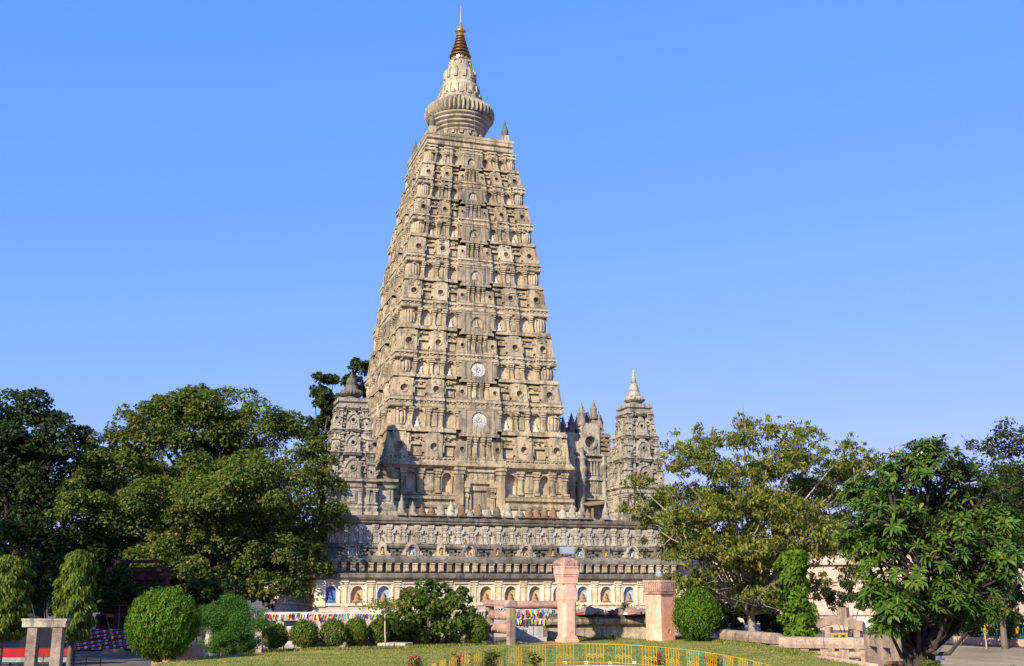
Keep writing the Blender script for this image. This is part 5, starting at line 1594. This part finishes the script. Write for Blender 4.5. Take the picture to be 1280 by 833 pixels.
for i, (px, s_) in enumerate(RUB):
    D = rg.uniform(49.6, 51.2); a = at(px, 770, D); m = MB()
    m.lathe([(s_, 0), (s_ * 1.05, s_ * .25), (s_ * .7, s_ * .62), (s_ * .25, s_ * .8), (.01, s_ * .82)], n=8, smooth=False)
    m.v = [(x + rg.uniform(-.07, .07), y + rg.uniform(-.07, .07), z + rg.uniform(-.02, .04)) for x, y, z in m.v]
    tag(m.build('rubble_stone', M['rock'] if i % 3 else M['redst'], None, (a.x, a.y, 1.06)), f'{"brown" if i % 3 else "reddish"} broken stone lying on the stained platform, {ordn[sorted(q[0] for q in RUB).index(px)]} from the tall pillar side', 'stone', 'broken stones on the platform')
for k, (px, c, w_, lb) in enumerate(((733, 'red', .5, 'red cloth heaped on the stained platform right of the tall pink pillar'), (766, 'maroon', .3, 'dark red cloth bundle in the middle of the stained platform'), (795, 'blue', .22, 'blue cloth bundle on the stained platform near the short pink pillar'), (784, 'white', .2, 'white cloth bundle on the stained platform'))):
    a = at(px, 768, 49.7); m = MB(); rg2 = random.Random(k + 50)
    m.lathe([(w_, 0), (w_ * .8, .06), (w_ * .4, .12), (.02, .14)], n=10)
    m.v = [(x * (1 + rg2.uniform(-.3, .3)), y * .7, z * (1 + rg2.uniform(-.3, .5))) for x, y, z in m.v]
    tag(m.build('offering_cloth', FLAG[c], None, (a.x, a.y, 1.062)), lb, 'cloth', 'offering cloths')
a, b = at(722, 760, 51), at(800, 760, 51); F3 = Fr(a, b)
flags('prayer_flag_string', 'loose string of prayer flags above the stained platform between the pink pillars', [F3.P(u, 0, 1.62 - .35 * math.sin(PI * u / F3.len)) for u in np.linspace(0, F3.len, 9)], 22, .10, .26, 12, ALLC)
tuft(781, 764, 50.4, 'small leafy plant growing on the stained platform', M['l_small'], .5, 22, 84, .16, .03, zb=1.06)
tuft(765, 800, 48.4, 'low weeds at the foot of the stained platform', M['l_small'], .25, 30, 85, .16, .02, zb=-.02)

# --- pink pillars with floodlights
def tall_pillar():
    a = at(709, 803.5, 46.6)
    ro = empty('pink_pillar', (a.x, a.y, -.02), 'tall pink plastered pillar with a weathered domed cap before the temple', 'pillar', None, .12)
    ro.scale = (.82, .82, .93)
    def octa(h, c): return [(-h + c, -h), (h - c, -h), (h, -h + c), (h, h - c), (h - c, h), (-h + c, h), (-h, h - c), (-h, -h + c)]
    def st(mb, segs, mi=0):
        mb.rings([[(x, y, z) for x, y in octa(h, c)] for h, c, z in segs], mi)
    m = MB()
    st(m, [(.46, .02, 0), (.46, .02, .14), (.43, .03, .17)])
    st(m, [(.40, .02, .17), (.40, .02, .24), (.40, .16, .34), (.40, .16, 1.74), (.40, .02, 1.86), (.415, .01, 1.87), (.415, .01, 2.30), (.40, .02, 2.31), (.40, .16, 2.42), (.40, .16, 2.50), (.41, .02, 2.58)])
    m.build('shaft', M['pink'], ro)
    m = MB()
    st(m, [(.43, .02, 2.58), (.44, .02, 2.86), (.47, .02, 2.88), (.48, .05, 2.96), (.51, .06, 2.98), (.52, .1, 3.24), (.55, .14, 3.26), (.57, .16, 3.34)])
    m.build('capital', M['pink'], ro)
    m = MB(); st(m, [(.56, .16, 3.34), (.58, .17, 3.44), (.52, .16, 3.55), (.46, .15, 3.60), (.36, .14, 3.68), (.2, .08, 3.73)])
    m.build('domed_cap', M['pinktop'], ro)
    f = empty('floodlight', (a.x + .02, a.y, 3.43), 'silver box floodlight on top of the tall pink pillar', 'lamp', None, .1); f.scale = (.82, .82, .9)
    m = MB(); m.box(-.05, .05, -.05, .05, 0, .1); m.box(-.26, -.23, -.05, .05, .08, .26); m.box(.23, .26, -.05, .05, .08, .26); m.box(-.26, .26, -.05, .05, .08, .11)
    m.build('bracket', M['darkmetal'], f)
    m = MB(); m.rings([[(x, y, z) for x, z in ((-.30, .16), (.30, .16), (.33, .22), (.33, .44), (.29, .49), (-.29, .49), (-.33, .44), (-.33, .22))] for y in (-.16, .18)], 0)
    m.box(-.35, .35, -.19, -.16, .18, .46); m.box(-.26, .26, .18, .24, .22, .42)
    m.build('housing', M['steel'], f)
    m = MB(); m.box(-.29, .29, -.2, -.19, .21, .43); m.build('lens', M['glass'], f)
tall_pillar()
def short_pillar():
    a = at(826, 800.5, 48.6)
    ro = empty('pink_pillar', (a.x, a.y, -.04), 'short wide salmon pink pillar with a stained fluted cap beside the conifer ball', 'pillar', None, .42)
    ro.scale = (.84, .84, .97)
    m = MB()
    Mx = lambda u, n, z: (u, -.52 - n, z)
    m.plate(Mx, -.52, .52, 0, 2.06, [(.02, .36), (.16, .36), (.16, .52), (.02, .52)], .0, -.25, -.05, 0, None, False)
    m.hexa([(-.52, -.52, 0), (.52, -.52, 0), (.52, .52, 0), (-.52, .52, 0), (-.52, -.52, 2.06), (.52, -.52, 2.06), (.52, .52, 2.06), (-.52, .52, 2.06)], 0, skip=('f',))
    m.build('shaft', M['salmon'], ro)
    m = MB(); m.box(-.60, .60, -.60, .60, 2.06, 2.14); m.box(-.58, .58, -.58, .58, 2.14, 2.56)
    for k in range(4):
        ca, sa = round(math.cos(k * PI / 2)), round(math.sin(k * PI / 2))
        for i in range(8):
            u = -.52 + .148 * i; q = [(u - .045, -.62), (u + .045, -.62), (u + .045, -.57), (u - .045, -.57)]
            m.hexa([(x * ca - y * sa, x * sa + y * ca, z) for z in (2.16, 2.55) for x, y in q])
    m.box(-.62, .62, -.62, .62, 2.56, 2.66, taper=.95); m.build('fluted_cap', M['pinktop'], ro)
    f = empty('floodlight', (a.x + .02, a.y, 2.53), 'round silver floodlight on top of the short wide pillar', 'lamp', None, .5); f.scale = (.72, .72, .72)
    m = MB(); m.tube([(0, 0, 0), (0, 0, .22)], .03, 6); m.tube([(-.2, 0, .2), (.2, 0, .2)], .02, 6); m.build('bracket', M['darkmetal'], f)
    m = MB()
    prof = [(.03, -.24), (.12, -.215), (.19, -.15), (.235, -.06), (.25, .04), (.25, .14), (.27, .15), (.27, .18), (.2, .185)]
    ax, up = Vector((-.3, .75, -.35)).normalized(), Vector((0, 0, 1))
    e1 = ax.cross(up).normalized(); e2 = ax.cross(e1)
    m.rings([[tuple(Vector((0, 0, .36)) + ax * -t_ + (e1 * math.cos(2 * PI * j / 20) + e2 * math.sin(2 * PI * j / 20)) * r) for j in range(20)] for r, t_ in prof], 0, True)
    m.build('housing', M['steel'], f)
short_pillar()

# --- yellow and green fence round the flower bed
BACK = 32.3
def fence_pt(t):       # t: angle round an oval, 0 at the far side
    Dc, b_, a_ = 24.4, 7.9, 3.98
    lat = 1.98 + a_ * math.sin(t); D = Dc + b_ * math.cos(t)
    return (-23.45 + SY * D + CY * lat, -88.608 + CY * D - SY * lat)
def garden_fence():
    p0 = fence_pt(0)
    ro = empty('garden_fence', (p0[0], p0[1], 0), 'low yellow and green ornamental fence curving round the flower bed', 'fence')
    T = np.linspace(-1.75, 1.75, 900); P = np.array([fence_pt(t) for t in T]); S = np.concatenate([[0], np.cumsum(np.linalg.norm(np.diff(P, axis=0), axis=1))])
    def pt(s_, z, n=0.0):
        x, y = np.interp(s_, S, P[:, 0]), np.interp(s_, S, P[:, 1])
        return (x - p0[0], y - p0[1], lawn_z(x, y) + z)
    mid = np.interp(0, T, S)
    rail = MB()
    for z in (.60, .10):
        rail.tube([pt(s_, z) for s_ in np.arange(.1, S[-1] - .1, .3)], .007, 5)
    rail.build('rail', M['yellow'], ro)
    wy, wg = .50, .36
    per = wy + wg; i0 = -int(mid / per)
    s0 = mid - .72
    k = i0
    ks = [k for k in range(i0, -i0 + 1) if s0 + k * per > .2 and s0 + (k + 1) * per < S[-1] - .2]
    for k in ks:
        a = s0 + k * per
        m = MB()
        for j in range(6): m.tube([pt(a + wy * j / 5, -.04), pt(a + wy * j / 5, .60)], .006, 5)
        for z in (.22, .275):
            m.tube([pt(a + wy * j / 6, z + (.06 if j % 2 else 0)) for j in range(7)], .0065, 5)
        m.build('bar_panel', M['yellow'], ro)
        g_ = MB(); c = a + wy + wg / 2
        for sg in (-1, 1):
            for zc, ph in ((.46, 0), (.20, 0)):
                g_.tube([pt(c + sg * (.155 - .15 * math.cos(th)), zc + (.11 * math.sin(th))) for th in np.linspace(-1.9, 1.9, 12)], .006, 5)
        g_.tube([pt(c, .02), pt(c, .60)], .005, 5)
        g_.build('scroll_panel', M['green'], ro)
    return pt, mid, p0
pt, mid, fp0 = garden_fence()
# brick kerb at the fence foot and the pale pool inside it
m = MB(); N_ = 60
for i in range(N_):
    pass
rs = []
for sc_, z in ((1.015, -.05), (1.015, .05), (.965, .05), (.965, -.35)):
    ring = []
    for i in range(N_):
        t_ = 2 * PI * i / N_
        Dc, b_, a_ = 24.4, 7.9, 3.98
        lat = 1.98 + a_ * sc_ * math.sin(t_); D = Dc + b_ * sc_ * math.cos(t_)
        x, y = -23.45 + SY * D + CY * lat, -88.608 + CY * D - SY * lat
        ring.append((x, y, lawn_z(x, y) + z - .03))
    rs.append(ring)
m.rings(rs, 0, False, False)
o = m.build('bed_kerb', M['kerbbrick']); tag(o, 'orange brick kerb at the foot of the garden fence', 'kerb')
m = MB()
pool = []
for i in range(N_):
    t_ = 2 * PI * i / N_
    lat = 2.6 + 2.6 * math.sin(t_); D = 27.9 + 4.05 * math.cos(t_)
    x, y = -23.45 + SY * D + CY * lat, -88.608 + CY * D - SY * lat
    pool.append((x, y, lawn_z(x, y) + .05))
m.rings([[(x, y, z - .2) for x, y, z in pool], pool], 0, False, True)
tag(m.build('pool_floor', M['water']), 'pale painted basin inside the curved garden fence', 'basin')
for px, lb in ((706, 'first small white ground lamp from the tall pillar along the fence'), (733, 'second small white ground lamp from the tall pillar along the fence'), (763, 'third small white ground lamp from the tall pillar along the fence'), (793, 'fourth small white ground lamp from the tall pillar along the fence')):
    a = at(px, 828, 32.6); m = MB(); m.bevbox(-.055, .055, -.04, .04, 0, .09, .012); m.box(-.02, .02, -.02, .02, -.03, 0)
    m.box(-.04, .04, -.045, -.04, .015, .075)
    tag(m.build('ground_lamp', M['white'], None, (a.x, a.y, .0)), lb, 'lamp', 'small white lamps at the fence foot')

def rosebush(px, py, D, h, n, seed, label, nf):
    rng = np.random.default_rng(seed)
    a = at(px, py, D); zb = lawn_z(a.x, a.y)
    ro = empty('rose_bush', (a.x, a.y, zb), label, 'rose bush', 'rose bushes by the fence')
    P = rng.normal(size=(n, 3)) * np.array([.28, .22, .3]) * h + np.array([0, 0, h * .45]); P[:, 2] = np.abs(P[:, 2])
    leaf_obj('foliage', P, nrm(rng.normal(size=P.shape) + np.array([0, 0, .6])), rng.normal(size=P.shape), .07, .045, M['l_rose'], ro)
    t = MB()
    for i in range(5): t.tube([(0, 0, -.03), tuple(rng.normal(size=3) * np.array([.15, .12, 0]) * h + np.array([0, 0, h * .9]))], [.012, .006], 4)
    t.build('stems', M['l_rose'], ro)
    for i in range(nf):
        q = rng.normal(size=3) * np.array([.3, .22, .2]) * h + np.array([0, 0, h * .75]); f = MB()
        r = .035 + .02 * rng.random()
        f.lathe([(r * .3, -r), (r * .9, -r * .5), (r * 1.1, .1 * r), (r * .8, r * .6), (r * .3, r * .7)], (q[0], q[1]), 10, rib=(5, .2))
        f.v = [(x, y, z + q[2]) for x, y, z in f.v]
        f.build('rose', M['rose'], ro)
rosebush(521, 834, 30.2, .42, 260, 1, 'red rose bush on the lawn left of the fence end', 9)
rosebush(571, 833, 31.0, .42, 260, 2, 'red rose bush just inside the left curve of the fence', 6)
rosebush(823, 832, 31.5, .40, 200, 3, 'sparse rose bush behind the middle of the curved fence', 4)
rosebush(893, 836, 30.2, .45, 240, 4, 'red rose bush inside the right curve of the fence', 6)
tuft(612, 834, 30.6, 'yellow and green leafy plant inside the fence near the rose bushes', M['l_ash'], .5, 30, 86, .2, .035)
tuft(668, 834, 31.2, 'yellowish leafy plant inside the fence below the stone panels', M['l_yel'], .42, 24, 87, .18, .035)

# --- stone rail right of the conifer ball
a, b = at(906, 800, 47.5), at(972, 806, 43.2)
L_ = (b - a).to_2d().length
railing('stone_rail', 'low rounded sandstone rail running from the conifer ball towards the climber', a, b, [L_ * (i + .1) / 4.2 for i in range(5)], [], -.8, .12, .34, M['rail'], None, (.10, .50, .42))
a, b = at(978, 806, 42.4), at(1082, 806, 41.6)
L_ = (b - a).to_2d().length
railing('stone_rail', 'rounded sandstone rail with cross bars behind the pale kerb right of the climber', a, b, [L_ * (i + .12) / 4.2 for i in range(5)], [(-.38, -.10, .26, True), (-.85, -.55, .26, True)], -1.0, .02, .30, M['rail'], None, (.0, .40, .42))
m = MB(); a, b = at(978, 814, 40.3), at(1092, 834, 32.2); Fk = Fr(a, b); Fk.box(m, 0, Fk.len, -.14, .14, -1.0, .03)
tag(m.build('kerb_stone', M['pink']), 'long pale pink kerb edging the lawn before the right rail', 'kerb')
# posts, carved beam, yellow gate and sign behind the rail
def small(name, label, cat, mat, px, py, D, parts, rz=0.0, zb=-1.0):
    a = at(px, py, D); m = MB()
    for p in parts: m.box(*p)
    o = m.build(name, mat, None, (a.x, a.y, zb)); o.rotation_euler = (0, 0, rz); return tag(o, label, cat)
a, b = at(1029, 790, 46.5), at(1076, 790, 45.5); F4 = Fr(a, b)
cg = empty('carved_gateway', (a.x, a.y, -1.0), 'low sandstone gateway with a curved carved beam behind the right rail', 'gateway')
m = MB(); sec = [[F4.P(u, y, z + .12 * math.sin(u / F4.len * PI * 1.3)) for y, z in ((.17, .62), (.17, .88), (0, 1.0), (-.17, .88), (-.17, .62))] for u in np.linspace(-.15, F4.len + .15, 9)]
m.rings(sec, 0); putw(m, 'carved_beam', M['rail'], cg)
for u in (.12, F4.len - .25):
    m = MB(); F4.box(m, u, u + .26, -.14, .14, -1.0, .62); putw(m, 'post', M['rail'], cg)
m = MB(); F4.box(m, F4.len * .42, F4.len * .42 + .42, -.2, .1, .95, 1.42); putw(m, 'top_block', M['rail'], cg)
m = MB()
for u in (0, .32, .64): m.box(u - .035, u + .035, -.03, .03, 0, 1.42)
m.box(-.035, .675, -.03, .03, 1.42, 1.49); m.box(-.035, .675, -.03, .03, .2, .26)
a = at(1042, 820, 43.6); tag(m.build('yellow_gate', M['yellow'], None, (a.x, a.y, -1.0)), 'narrow yellow metal gate frame behind the right sandstone rail', 'gate')
a = at(1083, 785, 52); sg = empty('sign_board', (a.x, a.y, -1.0), 'small blank white board on two legs behind the plumeria', 'sign')
m = MB(); m.box(-.22, .22, -.02, .02, 1.35, 1.82); m.build('board', M['white'], sg)
m = MB(); m.box(-.17, -.13, -.02, .02, 0, 1.35); m.box(.13, .17, -.02, .02, 0, 1.35); m.build('legs', M['darkmetal'], sg)
# stone wall with square openings right of the rail, draped crate
a, b = at(1086, 815, 38.5), at(1122, 815, 36.5); F5 = Fr(a, b)
pw = empty('pierced_wall', (a.x, a.y, -1.0), 'buff stone wall with square openings at the left foot of the plumeria', 'wall')
for i in range(3):
    m = MB(); F5.box(m, F5.len * i / 2.2, F5.len * i / 2.2 + .28, -.15, .15, -1.0, .62); putw(m, 'post', M['rail'], pw)
for z0, z1 in ((-.9, -.62), (-.3, -.05), (.25, .60)):
    m = MB(); F5.box(m, 0, F5.len, -.11, .11, z0, z1); putw(m, 'cross_bar', M['rail'], pw)
small('draped_crate', 'brown draped crate beside the plumeria trunk', 'crate', M['woodb'], 1128, 822, 34, [(-.32, .32, -.3, .3, 0, .95), (-.36, .36, -.34, .34, .92, .99), (-.34, .34, -.32, .32, .3, .36)], .3)
small('sheet_covered_table', 'lilac sheet covered table behind the plumeria trunk', 'table', M['lilac'], 1140, 805, 38, [(-.9, .9, -.4, .4, .82, 1.1), (-.8, -.7, -.3, .3, 0, .82), (.7, .8, -.3, .3, 0, .82)], -.3)

# --- pink building behind the right trees
def pink_building():
    a, b = at(835, 760, 93), at(1330, 760, 93)
    F = Fr(a, b); L = F.len
    ro = empty('pink_building', (a.x, a.y, -1.0), 'long pale pink building with moulded ledges behind the right hand trees', 'building')
    m = MB(); F.box(m, 0, L, -6, 0, -1.0, 4.5); F.box(m, L * .35, L, -6.5, -.6, 4.5, 6.0); putw(m, 'wall', M['pinkbld'], ro)
    m = MB()
    for z0, z1, n in ((.2, .5, .15), (1.6, 1.8, .2), (2.9, 3.1, .22), (4.3, 4.62, .3)): F.box(m, -.1, L + .1, -.1, n, z0, z1)
    F.box(m, L * .35 - .2, L + .1, -6.7, -.4, 6.0, 6.25)
    putw(m, 'ledge', M['pinkbld'], ro)
    for i in range(13):
        u = 1.5 + i * (L - 3) / 12
        m = MB(); m.plate(lambda x, n, z: F.P(x, n, z), u - .75, u + .75, 1.8, 2.9, arch(u, 1.95, .3, 2.35, 8), .12, -.15, -.05, 0, 1)
        for v in v_ if False else (): pass
        putw(m, 'window', [M['pinkbld'], M['redst']], ro)
    for i in range(12):
        u = .8 + i * (L - 1.6) / 11
        m = MB(); F.box(m, u - .18, u + .18, -.05, .18, -.9, .2); putw(m, 'pier', M['redst'], ro)
pink_building()
# railing and notice before the pink building, seen under the yellowing tree
a, b = at(893, 790, 66), at(970, 790, 66); F6 = Fr(a, b)
br = empty('barrier', (a.x, a.y, -1.0), 'grey lilac barrier with a white notice under the yellowing tree', 'barrier')
m = MB()
for i in range(7): F6.box(m, F6.len * i / 6, F6.len * i / 6 + .08, -.04, .04, -1.0, .95)
for z in (-.1, .25, .6, .88): F6.box(m, 0, F6.len + .08, -.03, .03, z, z + .07)
F6.box(m, .05, F6.len * .95, -.02, .02, -.7, .22); putw(m, 'bars', M['lilac'], br)
m = MB(); F6.box(m, .7, 1.35, .05, .08, .12, .40); putw(m, 'notice', M['white'], br)
# fence, kerb and sandy path far right
a, b = at(1196, 806, 70), at(1300, 812, 64); F7 = Fr(a, b)
gf = empty('far_fence', (a.x, a.y, -1.0), 'green and yellow iron fence on a pink kerb at the far right', 'fence')
m = MB(); F7.box(m, 0, F7.len, -.2, .2, -1.0, -.62); putw(m, 'kerb', M['pink'], gf)
m = MB()
for i in range(34): F7.box(m, F7.len * i / 34, F7.len * i / 34 + .035, -.02, .02, -.62, .42)
for z in (-.5, .3): F7.box(m, 0, F7.len, -.025, .025, z, z + .05)
putw(m, 'bars', M['green'], gf)
m = MB()
for i in range(6):
    u = F7.len * (i + .5) / 6; m.tube([F7.P(u, .04, -.05), F7.P(u, .07, -.05)], [.3, .3], 14)
    F7.box(m, u - .5, u + .5, .0, .04, .22, .3)
putw(m, 'yellow_panels', M['yellow'], gf)
m = MB(); P = [at(1150, 833, 44), at(1330, 833, 44), at(1330, 800, 64), at(1180, 800, 68)]
P = [(at(q, 800, D).x, at(q, 800, D).y) for q, D in ((1140, 40), (1340, 40), (1340, 60), (1180, 66))]
m.add([(x, y, -.985) for x, y in P], [(0, 1, 2, 3)])
tag(m.build('sandy_path', M['tanpath']), kind='structure')
for k, (px, D) in enumerate(((1262, 74), (1212, 78))):
    a = at(px, 800, D); o = votive(1, 2.3).build('garden_stupa', M['dust'], None, (a.x, a.y, -1.0)); tag(o, ('pinkish bell shaped stupa behind the far right fence', 'pinkish bell shaped stupa behind the far right fence, nearer the plumeria')[k], 'stupa')
tree('small_tree', 'small round leaved tree with a whitewashed stem before the far right fence', 'tree', tuple(at(1232, 800, 62).xy) + (-1.0,), lobes_at([(1232, 762, 22), (1218, 768, 14), (1248, 768, 16)], 62, rr, .4), 2600, .16, .1, M['l_small'], M['railgrey'], 88, (10, .45), .045)

# --- shaded court on the left
a, b = at(37.5, 840, 33), at(69, 840, 33)
F8 = Fr(a, b)
gt = empty('stone_gateway', (a.x, a.y, -1.0), 'small weathered stone gateway of two posts and a lintel at the left edge', 'gateway')
zt_ = at(50, 783, 33).z
for u in (0, F8.len):
    m = MB(); m.rings([[F8.P(u + x, y, z) for x, y in ((-.14 * f, .13), (.14 * f, .13), (.14 * f, -.13), (-.14 * f, -.13))] for f, z in ((1.1, -1.0), (1.02, .2), (1.0, zt_ - .02))], 0); putw(m, 'post', M['rock'], gt)
m = MB(); F8.box(m, -.30, F8.len + .24, -.17, .17, zt_ - .02, zt_ + .16); F8.box(m, -.33, F8.len + .28, -.19, .19, zt_ + .16, zt_ + .22); putw(m, 'lintel', M['turret'], gt)
m = MB(); P = [(at(q, 800, D).x, at(q, 800, D).y) for q, D in ((60, 36), (205, 36), (175, 60), (100, 60))]
m.add([(x, y, -.985) for x, y in P], [(0, 1, 2, 3)]); tag(m.build('path', M['ground']), kind='structure')
a, b = at(-20, 815, 44), at(88, 815, 44); F9 = Fr(a, b)
tb = empty('cloth_table', (a.x, a.y, -1.0), 'long table with a red cloth edge behind the stone gateway', 'table')
m = MB(); F9.box(m, 0, F9.len, -.6, .02, -.22, -.12); F9.box(m, 0, F9.len, .02, .05, -.42, -.12); putw(m, 'red_cloth', M['redcloth'], tb)
m = MB(); F9.box(m, 0, F9.len, -.02, .02, -.62, -.42); putw(m, 'grey_edge', M['slab'], tb)
for i in range(5):
    m = MB(); u = F9.len * i / 4.05; F9.box(m, u, u + .06, -.5, -.44, -1.0, -.22); putw(m, 'leg', M['darkmetal'], tb)
m = MB()
for i in range(6): m.box(.5 * i, .5 * i + .03, -.02, .02, 0, .9)
for z in (.15, .35, .55, .78): m.box(0, 2.53, -.03, .03, z, z + .03)
a = at(35, 828, 40); o = m.build('metal_rack', M['darkmetal'], None, (a.x, a.y, -1.0)); o.rotation_euler = (0, 0, -.25); tag(o, 'dark metal rack of rods behind the stone gateway posts', 'rack')
m = MB(); a, b = at(28, 770, 47), at(80, 770, 47); F10 = Fr(a, b); F10.box(m, 0, F10.len, -.5, 0, -1.0, .75); F10.box(m, -.1, F10.len + .1, -.6, .1, .75, .9)
tag(m.build('dark_booth', M['navy']), 'dark blue cloth covered booth seen through the stone gateway', 'booth')
# dark brick shrine with rows of flag covered steps
a, b = at(112, 800, 60), at(190, 800, 60); F11 = Fr(a, b)
bs = empty('brick_shrine', (a.x, a.y, -1.0), 'dark red brick shrine with stepped ledges in the shade of the sacred fig', 'shrine')
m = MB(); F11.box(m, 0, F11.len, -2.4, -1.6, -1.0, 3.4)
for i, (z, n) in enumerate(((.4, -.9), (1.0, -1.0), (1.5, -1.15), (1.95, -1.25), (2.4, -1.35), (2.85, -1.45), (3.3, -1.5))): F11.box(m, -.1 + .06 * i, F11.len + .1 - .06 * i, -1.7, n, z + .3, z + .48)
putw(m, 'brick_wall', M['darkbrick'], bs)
for i in range(4):
    m = MB(); u = F11.len * (i + .1) / 3.5; m.lathe([(.22, -1.0), (.2, -.9), (.16, -.8), (.16, .5), (.22, .6), (.24, .75)], (0, 0), 10)
    q = F11.P(u, -.9, 0); m.v = [(x + q[0], y + q[1], z) for x, y, z in m.v]; putw(m, 'column', M['darkbrick'], bs)
fs = empty('flag_steps', (a.x, a.y, -1.0), 'low tables covered with rows of small striped flags before the brick shrine', 'flag tables')
for i, (z, n) in enumerate(((.12, -.4), (-.12, -.1), (-.42, .2), (-.66, .5))):
    m = MB(); F11.box(m, -.6, F11.len - .2, n - .3, n, z - .35, z); putw(m, 'step', M['navy'], fs)
    for j in range(20):
        u = -.6 + (F11.len + .4) * j / 20; du = (F11.len + .4) / 20 * .8; cs = ('maroon', 'red', 'white', 'blue', 'yellow', 'maroon')
        m = MB()
        for q in range(4): F11.box(m, u, u + du, n + .005, n + .015, z - .07 - .06 * q, z - .012 - .06 * q, q)
        putw(m, 'striped_flag', [FLAG[cs[(j + i + q * 2) % 6]] for q in range(4)], fs)
small('orange_cloth', 'orange cloth spread before the flag covered tables', 'cloth', M['kerbbrick'], 142, 815, 57, [(-.6, .6, -.3, .3, 0, .14), (-.5, .5, -.25, .25, .14, .24)])
a, b = at(236, 800, 52), at(335, 790, 56); F12 = Fr(a, b)
L_ = F12.len
railing('stone_railing', 'old stone railing in deep shade behind the feathery shrub', a, b, [L_ * (i + .1) / 5.2 for i in range(6)], [(-.55, -.2, .16, True), (.1, .45, .16, True)], -1.0, .75, .28, M['rail'], None, (.75, 1.05, .34))
small('brick_step', 'low pale brick step in the sun beside the large conifer ball', 'step', M['kerbbrick'], 222, 822, 36.5, [(-.75, .75, -.3, .3, .6, 1.02), (-.3, .75, -.25, .25, 1.02, 1.22), (.3, .7, -.2, .2, 1.22, 1.36)], -.3)
a = at(262, 810, 42); m = MB(); m.lathe([(.28, 0), (.3, .2), (.22, .5), (.14, .9), (.10, 1.3), (.03, 1.5)], n=9)
tag(m.build('standing_stone', M['grey'], None, (a.x, a.y, -.3)), 'pointed grey stone in shade between the conifer ball and feathery shrub', 'stone')
